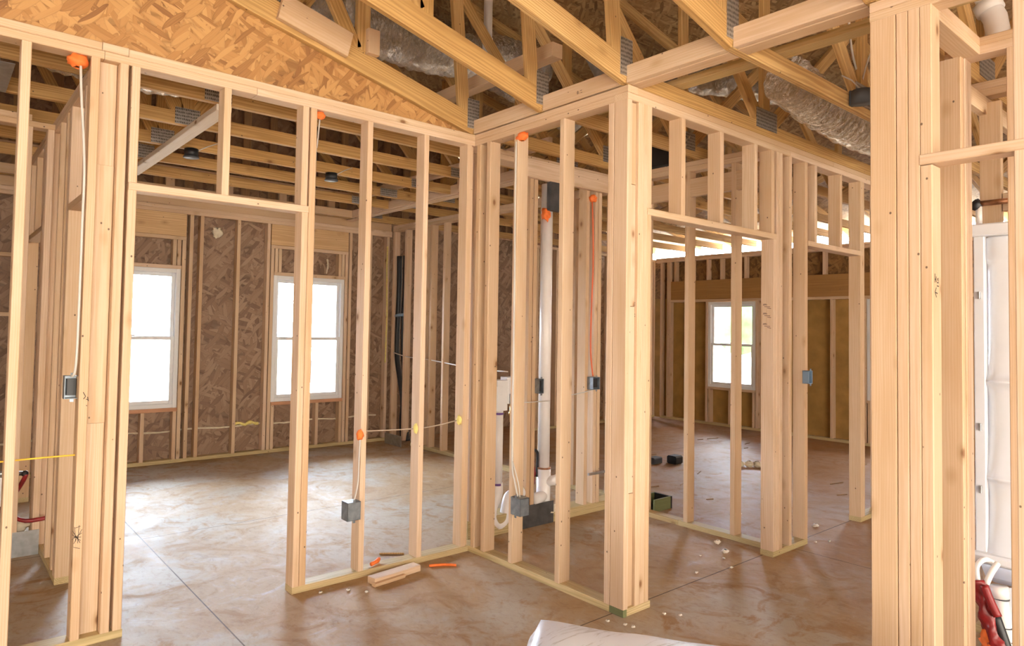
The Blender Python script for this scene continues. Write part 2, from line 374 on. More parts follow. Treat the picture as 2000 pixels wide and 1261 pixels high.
# ------------------------------------------------------------------ partition left of the corner (door opening to the bright room)
def studs(parent, axis, face, lst, z0=T, z1=ZP, mat='stud', depth=D, name='stud'):
    for u in lst:
        if axis == 'x': bx(parent, name, u, u+T, face, face+depth, z0, z1, mat)
        else: bx(parent, name, face, face+depth, u, u+T, z0, z1, mat)
A = thing('stud_wall', 'open stud wall left of the inside corner, with the wide door opening', 'wall frame', (1.2, YA, 0))
y0, y1 = YA, YA+D
bx(A, 'bottom_plate', -1.6, .762, y0, y1, 0, T, 'treated'); bx(A, 'bottom_plate', 1.605, XB-.002, y0, y1, 0, T, 'treated')
bx(A, 'top_plate', -1.6, .60, y0, y1, ZP, ZL); bx(A, 'top_plate', .602, 1.33, y0, y1, ZP, ZL); bx(A, 'top_plate', 1.332, XB-.001, y0, y1, ZP, ZL)
bx(A, 'top_plate', -1.6, .588, y0-.004, y1, ZL, ZT); bx(A, 'top_plate', .59, .70, y0-.008, y1, ZL, ZT); bx(A, 'top_plate', .703, XB-.001, y0, y1, ZL, ZT)
studs(A, 'x', YA, [-1.35, -.94, -.53, -.12, .277, .547, .668, 1.645, 2.012, 2.425, 2.775])
bx(A, 'nailer', .588, .666, y1-T, y1, 2.21, ZP); bx(A, 'nailer', .588, .666, y1-T-.006, y1-.006, 1.0, 2.208); bx(A, 'nailer', .588, .666, y1-T, y1, T, .998)
studs(A, 'x', YA, [.72, 1.605], T, HD, name='jack_stud'); studs(A, 'x', YA, [.72, 1.159, 1.597], HD+T, ZP, name='cripple_stud')
bx(A, 'header', .722, 1.643, y0-.002, y1, HD, HD+T)

# ------------------------------------------------------------------ partition facing left, between the two corners
B = thing('stud_wall', 'open stud wall from the inside corner forward to the standing corner post, pipes seen through it', 'wall frame', (XB+.04, 2.9, 0))
x0, x1 = XB, XB+D
bx(B, 'bottom_plate', x0, x1, YC+D+.002, YA+D, 0, T, 'treated')
bx(B, 'top_plate', x0, x1, YC+D+.001, YA+D, ZP, ZL); bx(B, 'top_plate', x0, x1, YC, YA+D, ZL, ZT)
studs(B, 'y', XB, [3.432, 3.328, 3.064, 2.671, 2.312])
for z, z2 in ((.04, .86), (.863, 1.70), (1.703, 2.40), (2.403, 2.69)): bx(A, 'spacer_block', 2.814, 2.836, YA+.012, YA+.08, z, z2)

# ------------------------------------------------------------------ partition right of the corner post, two door openings
Cw = thing('stud_wall', 'open stud wall receding right of the corner post, with two door openings side by side', 'wall frame', (4.2, YC, 0))
y0, y1 = YC, YC+D
bx(Cw, 'bottom_plate', XB+.03, 3.065, y0, y1, 0, T, 'treated'); bx(Cw, 'bottom_plate', XB, XB+.03, y0, y1, 0, T, 'green')
bx(Cw, 'bottom_plate', 4.39, 4.875, y0, y1, 0, T, 'treated'); bx(Cw, 'bottom_plate', 5.78, 7.6, y0, y1, 0, T, 'treated')
bx(Cw, 'top_plate', XB, 4.62, y0, y1, ZP, ZL); bx(Cw, 'top_plate', 4.622, 7.6, y0, y1, ZP, ZL); bx(Cw, 'top_plate', x1+.001, 5.3, y0, y1, ZL, ZT); bx(Cw, 'top_plate', 5.302, 7.6, y0, y1, ZL, ZT)
studs(Cw, 'x', YC, [XB+.001, 2.935, 2.974, 4.432, 4.475, 4.607, 4.84, 5.82, 6.2, 6.6, 7.0, 7.4])
for z, z2 in ((.04, .62), (.623, 1.60), (1.603, 2.25), (2.253, 2.69)): bx(Cw, 'spacer_block', 2.878, 2.933, y0+.016, y0+.06, z, z2)
studs(Cw, 'x', YC, [3.013, 4.392, 5.78], T, HD, name='jack_stud')
studs(Cw, 'x', YC, [3.013, 3.33, 3.735, 4.14, 4.362, 4.99, 5.41, 5.78], HD+T, ZP, name='cripple_stud')
bx(Cw, 'header', 3.013, 4.43, y0-.002, y1, HD, HD+T); bx(Cw, 'header', 4.88, 5.818, y0-.002, y1, HD, HD+T)

# ------------------------------------------------------------------ partition cutting away behind the first door opening
Ew = thing('stud_wall', 'open stud wall running back behind the first door opening right of the corner post', 'wall frame', (4.55, 3.0, 0))
bx(Ew, 'bottom_plate', 4.51, 4.599, YC+D+.002, 3.02, 0, T, 'treated'); bx(Ew, 'bottom_plate', 4.51, 4.599, 3.022, 3.625, 0, T, 'treated')
bx(Ew, 'top_plate', 4.51, 4.599, YC+D+.002, 3.625, ZP, ZL); bx(Ew, 'top_plate', 4.51, 4.599, YC+D+.002, 3.625, ZL, ZT)
studs(Ew, 'y', 4.51, [2.56, 2.94, 3.33, 3.585]); bx(Ew, 'blocking', 4.515, 4.553, 2.32, 3.62, 2.50, 2.639)

# ------------------------------------------------------------------ plumbing wall behind the laundry bay
Fw = thing('stud_wall', 'plumbing wall behind the laundry bay, white pipes standing inside it', 'wall frame', (3.7, 3.64, 0))
y0, y1 = 3.635, 3.775
bx(Fw, 'bottom_plate', 2.95, 3.44, y0, y1, 0, T, 'treated'); bx(Fw, 'bottom_plate', 2.95, 3.44, y0, y1, T, .14, 'treated'); bx(Fw, 'bottom_plate', 3.79, 4.70, y0, y1, 0, T, 'treated'); bx(Fw, 'bottom_plate', 3.79, 4.70, y0, y1, T, .075, 'treated')
bx(Fw, 'top_plate', 2.95, 4.69, y0, y1, ZP, ZL); bx(Fw, 'top_plate', 2.95, 4.69, y0, y1, ZL, ZT)
bx(Fw, 'header', 3.42, 4.45, y0-.04, y0-.002, 2.60, 2.74)
for u in (2.96, 3.50, 3.545, 4.135, 4.24, 4.285, 4.65): bx(Fw, 'stud', u, u+T, y0, y1 if u < 3.54 else y0+D, .14 if u < 3.6 else .075, ZP)
bx(Fw, 'stud_guard', 3.44, 3.79, y0-.004, y0, .0, .165, 'guard', .0005)

# ------------------------------------------------------------------ post and opening at the right edge, beside the camera
Dw = thing('stud_wall', 'nearest stud wall at the right edge, built-up post and low header over the shower recess', 'wall frame', (XB+.04, .8, 0))
x0, x1 = XB, XB+D
bx(Dw, 'stud', x0, x0+T, .966, 1.055, T, ZP)
studs(Dw, 'y', XB, [.926, .887, .574]); studs(Dw, 'y', XB, [.848], T, HD, name='jack_stud'); studs(Dw, 'y', XB, [.848, .30, -.1], HD+T, ZP, name='cripple_stud')
bx(Dw, 'header', x0-.004, x1, -.5, .886, HD+.004, HD+.004+T)
bx(Dw, 'top_plate', x0, x1, -1.2, 1.055, ZP, ZL); bx(Dw, 'top_plate', x0, x1, -1.2, 1.055, ZL, ZT)
bx(Dw, 'bottom_plate', x0, x1, -1.2, 1.055, 0, T, 'treated'); studs(Dw, 'y', XB, [-.55, -.95])
Kw = thing('stud_wall', 'short stud wall running back from the right post toward the shower', 'wall frame', (3.2, .87, 0))
bx(Kw, 'top_plate', x1+.001, 3.514, .87, .959, ZP, ZL); bx(Kw, 'top_plate', x1+.001, 3.514, .87, .959, ZL, ZT)
bx(Kw, 'stud', 3.476, 3.514, .93, 1.019, T, ZP); bx(Kw, 'stud', x1+.002, x1+.04, .87, .959, T, ZP); bx(Kw, 'bottom_plate', x1+.001, 3.476, .87, .959, 0, T, 'treated')
Lw = thing('stud_wall', 'second narrow stud wall at the right edge, between the post and the shower', 'wall frame', (3.55, .8, 0))
bx(Lw, 'top_plate', 3.515, 3.604, -.8, 1.0, ZP, ZL); bx(Lw, 'top_plate', 3.515, 3.604, -.8, 1.0, ZL, ZT); bx(Lw, 'bottom_plate', 3.515, 3.604, .92, 1.0, 0, T, 'treated')
studs(Lw, 'y', 3.515, [.925, .742])
Mw = thing('stud_wall', 'stud wall behind the white shower unit, one wide board in view', 'wall frame', (4.2, 1.0, 0))
bx(Mw, 'stud', 4.15, 4.188, .945, 1.034, T, 2.66); bx(Mw, 'top_plate', 4.15, 4.239, -.8, 1.07, ZP, ZL); bx(Mw, 'top_plate', 4.15, 4.239, -.8, 1.07, ZL, ZT)
studs(Mw, 'y', 4.15, [.5, .1], T); bx(Mw, 'bottom_plate', 4.15, 4.239, -.8, 1.07, 0, T, 'treated'); bx(Mw, 'blocking', 4.15, 4.188, .55, .94, 2.10, 2.19)
bx(Mw, 'ceiling_ledger', 3.62, 4.9, 1.00, 1.038, 2.60, 2.69); bx(Mw, 'ceiling_ledger', 3.62, 4.9, .70, .738, 2.60, 2.69)

# ------------------------------------------------------------------ hall partitions at the left edge
Hw = thing('stud_wall', 'long stud wall running back along the hall at the left edge', 'wall frame', (.64, 5.0, 0))
x0, x1 = .60, .689
bx(Hw, 'bottom_plate', x0, x1, 4.385, 5.6, 0, T, 'treated'); bx(Hw, 'bottom_plate', x0, x1, 6.5, 7.44, 0, T, 'treated')
bx(Hw, 'top_plate', x0, x1, YA+D+.002, 7.44, ZP, ZL); bx(Hw, 'top_plate', x0, x1, YA+D+.002, 7.44, ZL, ZT)
studs(Hw, 'y', x0, [YA+D+.003, 4.425, 4.54, 4.79, 5.10, 5.19, 5.50, 6.54, 6.95, 7.36]); studs(Hw, 'y', x0, [4.385, 5.56, 6.5], T, HD, name='jack_stud')
studs(Hw, 'y', x0, [3.95, 4.385, 5.56, 5.95, 6.3, 6.5], HD+T, ZP, name='cripple_stud')
bx(Hw, 'header', x0, x1, YA+D+.003, 4.423, HD, HD+T); bx(Hw, 'header', x0, x1, 5.54, 6.56, HD, HD+T)
Iw = thing('stud_wall', 'cross stud wall meeting the hall wall at the far left, grey steel guard at its foot', 'wall frame', (0, 5.04, 0))
bx(Iw, 'bottom_plate', -1.6, .598, 5.03, 5.119, 0, T, 'treated'); bx(Iw, 'top_plate', -1.6, .598, 5.03, 5.119, ZP, ZL); bx(Iw, 'top_plate', -1.6, .47, 5.03, 5.119, ZL, ZT)
studs(Iw, 'x', 5.03, [-1.2, -.8, -.4, 0, .44, .558]); bx(Iw, 'stud_guard', .30, .596, 5.026, 5.03, 0, .155, 'steel', .0005)

# ------------------------------------------------------------------ partition on the right of the bright room
Gw = thing('stud_wall', 'stud wall on the right side of the bright window room, dark pipes standing in it', 'wall frame', (4.74, 5.6, 0))
x0, x1 = 4.70, 4.789
bx(Gw, 'bottom_plate', x0, x1, 3.78, 6.95, 0, T, 'treated'); bx(Gw, 'top_plate', x0, x1, 3.78, 7.44, ZP, ZL); bx(Gw, 'top_plate', x0, x1, 3.78, 7.44, ZL, ZT)
studs(Gw, 'y', x0, [7.40, 7.12, 6.72, 6.56, 6.30, 5.90, 5.50, 5.10, 4.70, 4.30, 4.26, 3.86])

# ------------------------------------------------------------------ outer walls: sheathing, framing, windows
W1, W2 = (1.165, 2.078), (3.104, 4.018); WZ0, WZ1 = .575, 2.035
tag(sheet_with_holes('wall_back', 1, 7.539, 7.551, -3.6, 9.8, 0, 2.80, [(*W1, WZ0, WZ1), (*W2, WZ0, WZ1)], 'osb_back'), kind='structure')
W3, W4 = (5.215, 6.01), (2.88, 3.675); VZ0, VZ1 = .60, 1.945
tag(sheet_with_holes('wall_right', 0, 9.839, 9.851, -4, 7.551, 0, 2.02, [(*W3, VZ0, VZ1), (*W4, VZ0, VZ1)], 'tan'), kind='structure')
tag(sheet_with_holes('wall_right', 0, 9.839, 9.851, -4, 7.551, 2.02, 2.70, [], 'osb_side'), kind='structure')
tag(sheet_with_holes('wall_left_unseen', 0, -3.612, -3.6, -4, 7.551, 0, 6.0, [(-2.9, .6, .5, 2.3)], 'osb_side'), kind='structure')  # out of view; height and opening shaped to control light from the left
tag(sheet_with_holes('wall_front_unseen', 1, -4.02, -4.0, -3.6, 9.84, 0, 2.9, [(-3.0, 1.0, .15, 2.6), (1.4, 5.0, .15, 2.6)], 'osb_back'), kind='structure')  # unseen wall behind the camera, added to limit light; openings let in fill
fg = poly_slab('wall_front_gable_unseen', [(-3.6, 2.9), (9.84, 2.9), (9.84, zroof(9.84)), (-3.6, zroof(-3.6))], 1, -4.02, -4.0, 'osb_back'); tag(fg, kind='structure')  # unseen gable added to shut light out above the front wall
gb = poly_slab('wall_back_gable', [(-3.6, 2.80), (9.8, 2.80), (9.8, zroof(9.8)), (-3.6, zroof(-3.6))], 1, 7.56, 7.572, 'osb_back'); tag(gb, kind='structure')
Bk = thing('outer_wall_frame', 'framing of the far outer wall around the two bright white windows', 'wall frame', (2.5, 7.45, 0))
y0, y1 = 7.45, 7.537
bx(Bk, 'bottom_plate', -3.5, 4.69, y0, y1, 0, T, 'treated')
ZB = 2.625
bx(Bk, 'top_plate', -3.5, 4.69, y0, y1, ZB, ZB+T); bx(Bk, 'top_plate', -3.5, 4.69, y0, y1, ZB+T, ZB+2*T); bx(Bk, 'rim_board', -3.5, 4.69, y0+.02, y0+.058, ZB+2*T+.001, 2.80)
studs(Bk, 'x', y0, [-2.6, -2.2, -1.8, -1.4, -1.0, -.6, -.2, .2, .62, 1.05, 2.155, 2.262, 2.665, 3.012, 4.075, 4.36, 4.62], T, ZB)
for a, b in (W1, W2):
    studs(Bk, 'x', y0, [a-.042, b+.004], T, 2.345, name='jack_stud')
    bx(Bk, 'window_header', a-.042, b+.042, y0+.005, y0+.043, 2.385, ZB, 'lvl'); bx(Bk, 'header_plate', a-.042, b+.042, y0, y1, 2.345, 2.383)
    studs(Bk, 'x', y0, [a+.005, a+.05, b-.09, b-.045], WZ1+T, 2.345, name='cripple_stud'); bx(Bk, 'head_plate', a, b, y0, y1, WZ1, WZ1+T)
    bx(Bk, 'sill_plate', a, b, y0-.004, y1, WZ0-T, WZ0, wood('reddish_sill_board', [(.62, .34, .20), (.62, .34, .20)], (.40, .18, .09)) if a < 2 else bpy.data.materials['reddish_sill_board'], label='reddish sill board')
    studs(Bk, 'x', y0, [a+.003, a+.28, a+.56, b-T-.003], T, WZ0-T, name='cripple_stud')
for z in (1.5, 2.05):
    bx(Bk, 'blocking', -.15, .61, y0, y1, z, z+T)
def window(num, axis, a, u0, u1, z0, z1, inward):
    """double hung vinyl window; a = inner face, inward sign"""
    w = thing('window_%d' % num, None, None, kind='structure', loc=((a, (u0+u1)/2, z0) if axis == 0 else ((u0+u1)/2, a, z0)))
    def b(n, ua, ub, da, db, za, zb, m='vinyl'):
        if axis == 1: return bx(w, n, ua, ub, a+da, a+db, za, zb, m, .004)
        return bx(w, n, a+da, a+db, ua, ub, za, zb, m, .004)
    f = .045
    b('frame_side', u0, u0+f, .0, .075, z0, z1); b('frame_side', u1-f, u1, 0, .075, z0, z1); b('frame_head', u0+f, u1-f, 0, .075, z1-f, z1); b('frame_sill', u0+f, u1-f, 0, .075, z0, z0+f)
    zm = (z0+z1)/2
    for nm, za, zb, d in (('lower_sash', z0+f, zm+.018, .012), ('upper_sash', zm-.018, z1-f, .042)):
        s = .036; p = b(nm, u0+f, u0+f+s, d, d+.026, za, zb)
        for q in ((u1-f-s, u1-f, za, zb), (u0+f+s, u1-f-s, za, za+s), (u0+f+s, u1-f-s, zb-s, zb)):
            o = b('rail', q[0], q[1], d, d+.026, q[2], q[3]); o.parent = p; o.location = o.location + base_of(w) - base_of(p)
        o = b('pane', u0+f+s, u1-f-s, d+.011, d+.015, za+s, zb-s, 'glass'); o.parent = p; o.location = o.location + base_of(w) - base_of(p)
    b('sash_lock', (u0+u1)/2-.03, (u0+u1)/2+.03, 0.0, .012, zm+.02, zm+.035)
    return w
window(1, 1, 7.462, *W1, WZ0, WZ1, -1); window(2, 1, 7.462, *W2, WZ0, WZ1, -1)
window(3, 0, 9.762, *W3, VZ0, VZ1, -1); window(4, 0, 9.762, *W4, VZ0, VZ1, -1)
Rk = thing('outer_wall_frame', 'framing of the far right outer wall with amber lit sheathing', 'wall frame', (9.78, 4.4, 0))
x0, x1 = 9.75, 9.837
bx(Rk, 'bottom_plate', x0, x1, -3.9, 6.9, 0, T, 'treated'); bx(Rk, 'top_plate', x0, x1, -3.9, 7.0, 2.63, 2.668); bx(Rk, 'top_plate', x0, x1, -3.9, 7.0, 2.67, 2.708)
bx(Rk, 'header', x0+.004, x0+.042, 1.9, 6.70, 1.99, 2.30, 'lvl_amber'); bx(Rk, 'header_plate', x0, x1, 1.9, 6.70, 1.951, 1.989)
studs(Rk, 'y', x0, [2.2, 2.6, 3.0, 3.4, 3.8, 4.2, 4.58, 4.98, 5.36, 5.76, 6.0, 6.28, 6.6], 2.301, 2.63, name='cripple_stud')
studs(Rk, 'y', x0, [6.70, 6.74, 6.87, 1.5, 1.0, .5], T, 2.63); studs(Rk, 'y', x0, [6.012, 5.175, 4.78, 4.10, 3.68, 2.84, 6.35], T, 1.95)
for a, b in (W3, W4):
    bx(Rk, 'sill_plate', x0-.003, x1, a, b, VZ0-T, VZ0); studs(Rk, 'y', x0, [a+.01, a+.4, b-.05], T, VZ0-T, name='cripple_stud')
Rb = thing('stud_wall', 'dark stud wall closing the back of the far right room', 'wall frame', (8.4, 7.0, 0))
bx(Rb, 'bottom_plate', 6.5, 9.74, 7.0, D+7.0, 0, T, 'treated'); bx(Rb, 'top_plate', 6.5, 9.74, 7.0, D+7.0, 2.65, 2.65+T); studs(Rb, 'x', 7.0, [6.5, 6.9, 7.3, 7.7, 8.1, 8.5, 8.9, 9.2, 9.32, 9.55, 9.7], T, 2.65)
# ceiling ladder frame over the bright room
Tr = thing('tray_ceiling_frame', 'ladder shaped tray ceiling frame hanging in the bright window room', 'ceiling frame', (2.4, 7.2, 2.77))
TX, TY = 3.96, 7.2
for z in (2.772, 2.975):
    bx(Tr, 'rail', -1.0, TX+.0, TY, TY+T, z, z+D); bx(Tr, 'rail', TX, TX+T, 3.9, TY+T, z, z+D)
for u in (-.6, 0, .62, 1.22, 1.84, 2.44, 3.05, 3.66): bx(Tr, 'rung', u, u+D, TY+T, TY+2*T, 2.772, 3.06)
for u in (6.9, 6.3, 5.7, 5.1, 4.5): bx(Tr, 'rung', TX+T, TX+2*T, u, u+D, 2.772, 3.06)
bx(Tr, 'edge_board', 1.29, 1.379, 4.02, 6.3, 2.735, 2.773, 'litpine') ; bx(Tr, 'nailer', 3.99, 4.079, 3.9, 7.4, 2.76, 2.771)

# ------------------------------------------------------------------ roof trusses
def plate(parent, x, y, z, w, h, rot=0):
    me = prism_mesh('gang_plate', w, .0016, h, M['plate'], .0003)
    return link('gang_plate', me, (x, y, z), Matrix.Rotation(rot, 3, 'Y').to_quaternion(), parent)
VS = .24         # slope of the vault
def truss(y, vaulted, label, mat='truss', group=None, dark='darkpine'):
    t = thing('roof_truss', label, 'roof truss', (4.3, y, ZT+.003), group=group)
    yc = y+T/2; zb = ZT+.005
    if vaulted:
        L = 4.9; dx = XB-.005
        a = Vector((dx+.012, yc, zb+.066)); b = a+Vector((-1, 0, VS)).normalized()*L
        slant(t, 'bottom_chord', a, b, .135, T-.0015, mat, label='sloping bottom chord'); bx(t, 'bottom_chord', dx+.008, 9.84, y, y+T, zb, zb+D, mat)
        plate(t, XB-.005, y-.001, zb+.14, .10, .20, 0)
        webs = [((2.765, zb+.1), (2.60, zroof(2.6)-.1)), ((4.27, zb+.06), (2.66, zroof(2.66)-.1)), ((1.98, 3.10), (1.98, zroof(1.98)-.1)), ((1.93, 3.12), (.9, zroof(.9)-.1)), ((.75, 3.38), (.8, zroof(.8)-.1))]
    else:
        bx(t, 'bottom_chord', -3.5, 3.6, y, y+T, zb, zb+D, mat); bx(t, 'bottom_chord', 3.602, 9.84, y, y+T, zb, zb+D, mat)
        webs = [((4.27, zb+.06), (2.66, zroof(2.66)-.1)), ((1.34, zb+.06), (2.5, zroof(2.5)-.1)), ((1.30, zb+.05), (1.30, zroof(1.3)-.1)), ((1.26, zb+.06), (.1, zroof(.1)-.1)), ((-1.3, zb+.06), (0., zroof(0)-.1))]
        plate(t, 1.30, y-.001, zb+.06, .16, .11); plate(t, 3.6, y-.001, zb+.045, .2, .08)
    webs += [((4.31, zb+.06), (4.31, zroof(4.31)-.1)), ((4.36, zb+.06), (5.62, zroof(5.62)-.1)), ((6.9, zb+.06), (5.72, zroof(5.72)-.1)), ((6.95, zb+.06), (6.95, zroof(6.95)-.1)), ((7.0, zb+.06), (8.1, zroof(8.1)-.09))]
    plate(t, 4.31, y-.001, zb+.11, .27, .13)
    for (xa, za), (xb, zb_) in webs: slant(t, 'web', (xa, yc, za), (xb, yc, zb_), D, T-.003, mat)
    slant(t, 'top_chord', (10.15, yc, zroof(10.15)-.035), (-3.5, yc, zroof(-3.5)-.035), D, T-.001, mat)
    return t
VY = [3.508, 2.852, 2.230, 1.628, 1.036, .43]
vl = ['vaulted roof truss nearest the oriented strand gable, above the left stud wall', 'vaulted roof truss landing midway along the beam between the two corners', 'vaulted roof truss landing on the standing corner post',
      'vaulted roof truss carrying the round grey ceiling box, crossing the blocked beam', 'vaulted roof truss landing on the right post', 'vaulted roof truss at the upper right, behind the right post']
TRS = [truss(y, True, l) for y, l in zip(VY, vl)]
FY = [4.02, 4.63, 5.24, 5.80, 6.38, 7.30]
fln = ['first', 'second', 'third', 'fourth', 'fifth', 'rearmost']
for y, n_ in zip(FY, fln): truss(y, False, '%s flat-bottomed truss behind the left stud wall, counted away from the camera' % n_)
bx(TRS[0], 'splice_board', 1.52, 1.86, 3.494, 3.508, 3.13, 3.22, label='pale splice board')
for c in TRS[0].children:
    if c.name.startswith('splice_board'):
        c.data = prism_mesh('splice_board', .15, .034, .44, M['stud']); d = Vector((-1, 0, VS)).normalized(); s = Vector((0, 1, 0)); cc = s.cross(d)
        c.rotation_quaternion = Matrix((cc, s, d)).transposed().to_quaternion(); c.location = Vector((1.66, 3.49, 3.165)) - base_of(TRS[0])
bx(TRS[0], 'web_block', 1.99, 2.07, 3.47, 3.508, 3.10, 3.25)
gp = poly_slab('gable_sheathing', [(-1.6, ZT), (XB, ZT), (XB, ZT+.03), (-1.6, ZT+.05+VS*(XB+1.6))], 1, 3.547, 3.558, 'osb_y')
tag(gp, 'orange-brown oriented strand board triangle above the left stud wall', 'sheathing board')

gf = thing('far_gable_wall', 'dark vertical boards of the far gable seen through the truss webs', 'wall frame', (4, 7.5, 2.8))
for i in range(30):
    xx = -1+.31*i; bx(gf, 'upright', xx, xx+D, 7.50, 7.538, 2.81, zroof(xx+D)-.05, 'darkpine')
# beam of blocks along the vault line
BLK = 'wood blocks forming the beam between trusses'
segs = [(2.892, 3.504, 'wood block in the beam between the gable truss and the next truss'), (2.270, 2.850, 'wood block in the beam just left of the corner post, lettering stamped on it'),
        (1.668, 2.228, 'doubled wood blocks in the beam just right of the corner post'), (1.076, 1.626, 'doubled wood blocks in the beam ending at the right post')]
for i, (a, b, l) in enumerate(segs):
    t = thing('beam_blocking', l, 'blocking', (XB, (a+b)/2, ZT), group=BLK)
    bx(t, 'face_block', XB-.002, XB+.036, a, b, ZT+.008, ZT+.103)
    if i > 1: bx(t, 'flat_block', XB+.038, XB+.127, a, b, ZT+.006, ZT+.044)
    else: bx(t, 'flat_block', XB+.038, XB+.127, a, b, ZT+.002, ZT+.040)
pu = bx(None, 'ceiling_brace', 3.27, 3.36, -1.5, 3.50, ZT+.096, ZT+.134, wood('ribbed_pine', [(.66, .52, .28), (.66, .52, .28)], (.42, .30, .13), ring=.8, ringscale=26., knots=.2)); tag(pu, 'pale ribbed brace board lying across the truss chords at upper right', 'brace board')
br = bx(None, 'attic_brace', 2.95, 3.04, 2.89, 4.2, 3.16, 3.25, 'stud'); tag(br, 'loose pale board end sticking out between truss webs above the beam', 'brace board')

# ------------------------------------------------------------------ ducts, vents and pipes overhead
def duct(pts, r, label, flat=1.):
    P = spline(pts, 30)
    def rf(i, k, th): return r*(1+.045*math.sin(i*1.57)+.12*noise.noise(Vector((i*.22, math.cos(th)*2.2, math.sin(th)*2.2))))
    o = tube(None, 'flexible_duct', P, r, 'foil', 28, True, rf); tag(o, label, 'air duct'); return o
duct([(1.7, 4.32, 3.78), (2.2, 4.32, 3.72), (2.8, 4.34, 3.66), (3.4, 4.40, 3.74), (4.0, 4.5, 3.92), (4.5, 4.6, 3.92)], .17, 'silver foil duct sagging above the gable truss at top centre')
duct([(3.0, 5.05, 4.28), (3.8, 5.05, 4.14), (4.6, 5.05, 3.95), (5.6, 5.0, 3.72)], .15, 'silver foil duct crossing the very top behind the white attic pipe')
duct([(3.95, 1.93, 3.0), (4.4, 1.93, 2.93), (4.95, 1.93, 2.90), (5.5, 1.93, 2.92), (6.3, 1.93, 3.0)], .135, 'silver foil duct lying over the wall right of the corner post')
duct([(5.0, 3.9, 3.88), (5.6, 3.3, 3.74), (6.4, 2.6, 3.58)], .12, 'silver foil duct high up between the trusses right of centre')
duct([(-.2, 4.35, 3.05), (.45, 4.35, 2.97), (.9, 4.36, 2.95), (1.4, 4.38, 3.02)], .10, 'small silver foil duct between trusses above the hall')
duct([(4.9, 6.0, 2.98), (4.55, 5.55, 3.0), (4.3, 5.0, 3.05)], .10, 'small silver foil duct over the right side of the bright room')
o = cyl(None, 'vent_pipe', (4.45, 4.3, 4.66), (5.45, 4.3, 3.6), .075, 'steel', 28); tag(o, 'shiny round metal flue slanting at the top centre', 'vent pipe')
t = thing('vent_pipe', 'white plastic pipe hanging down behind the truss webs at top centre', 'vent pipe', (3.53, 4.2, 3.72))
cyl(t, 'pipe', (3.53, 4.2, 3.80), (3.53, 4.2, 4.38), .036, 'pvc'); cyl(t, 'coupling', (3.53, 4.2, 3.70), (3.53, 4.2, 3.86), .043, 'pvc')
t = thing('vent_pipe', 'white plastic elbow pipe at the top right corner above the shower', 'vent pipe', (4.2, .97, 2.99))
tube(t, 'pipe', [(4.2, 1.07, 3.38), (4.2, 1.0, 3.16)], .042, 'pvc', 20); tube(t, 'elbow', [(4.2, 1.0, 3.16), (4.2, .975, 3.1), (4.2, .965, 3.03), (4.2, .965, 2.95)], .052, 'pvc', 20); tube(t, 'collar', [(4.2, 1.01, 3.19), (4.2, .992, 3.14)], .062, 'pvc', 20)
t = thing('supply_register', 'square galvanised air register box at the far left ceiling', 'air register', (.2, 4.35, 2.80))
bx(t, 'flange', -.10, .30, 4.07, 4.62, 2.765, 2.768, 'steel', .0005); bx(t, 'boot', -.06, .24, 4.12, 4.58, 2.769, 2.84, 'steel', .01)

# ------------------------------------------------------------------ laundry bay plumbing
t = thing('washer_outlet_box', 'white washing machine outlet box with brass valve in the laundry bay', 'outlet box', (3.24, 3.62, .90))
bx(t, 'housing', 3.165, 3.275, 3.60, 3.70, .885, 1.10, 'vinyl', .008); bx(t, 'flange', 3.145, 3.215, 3.592, 3.60, 1.00, 1.06, 'vinyl', .002); bx(t, 'housing', 3.28, 3.40, 3.61, 3.70, .93, 1.12, 'vinyl', .008)
v = cyl(t, 'valve', (3.31, 3.60, .80), (3.31, 3.60, .935), .014, 'brass', 12); blob(v, 'valve_body', (3.31, 3.60, .86), .022, 'brass', .1); cyl(v, 'valve_stem', (3.31, 3.60, .93), (3.31, 3.60, 1.0), .016, 'steel', 12)
t = thing('drain_pipe', 'white standpipe with curved trap below the washer outlet box', 'drain pipe', (3.24, 3.67, .05))
cyl(t, 'pipe', (3.245, 3.67, .885), (3.245, 3.67, .34), .036, 'pvc'); cyl(t, 'joint_ring', (3.245, 3.67, .85), (3.245, 3.67, .865), .0375, 'purple'); cyl(t, 'joint_ring', (3.245, 3.67, .345), (3.245, 3.67, .36), .040, 'purple')
tube(t, 'trap', [(3.245, 3.67, .36), (3.245, 3.67, .28), (3.20, 3.67, .20), (3.195, 3.67, .12), (3.24, 3.67, .06), (3.31, 3.67, .08), (3.335, 3.67, .16), (3.36, 3.67, .24), (3.43, 3.67, .26), (3.49, 3.67, .26)], .040, 'pvc', 20, sp=6)
t = thing('vent_stack', 'tall white vent stack with tee fittings in the plumbing wall', 'vent pipe', (3.745, 3.70, .05))
cyl(t, 'pipe', (3.745, 3.70, .36), (3.745, 3.70, 2.60), .045, 'pvc', 28); cyl(t, 'fitting', (3.745, 3.70, .02), (3.745, 3.70, .40), .054, 'pvc', 28)
cyl(t, 'joint_ring', (3.745, 3.70, .40), (3.745, 3.70, .412), .0555, 'copper'); cyl(t, 'joint_ring', (3.745, 3.70, .07), (3.745, 3.70, .085), .056, 'purple')
tube(t, 'side_branch', [(3.745, 3.70, .2), (3.66, 3.655, .2), (3.59, 3.65, .2)], .042, 'pvc', 20); tube(t, 'upper_branch', [(3.745, 3.70, .30), (3.78, 3.62, .32), (3.80, 3.58, .34)], .038, 'pvc', 18)
bx(t, 'fire_sleeve', 3.68, 3.80, 3.60, 3.64, 2.38, 2.60, 'guard', .001); blob(t, 'foam_collar', (3.69, 3.66, 2.36), .035, 'orange', .5, (1, 1, 1.3), 3)
t = thing('flexible_hose', 'red wrapped hose beside the foot of the white vent stack', 'hose', (3.62, 3.72, .05))
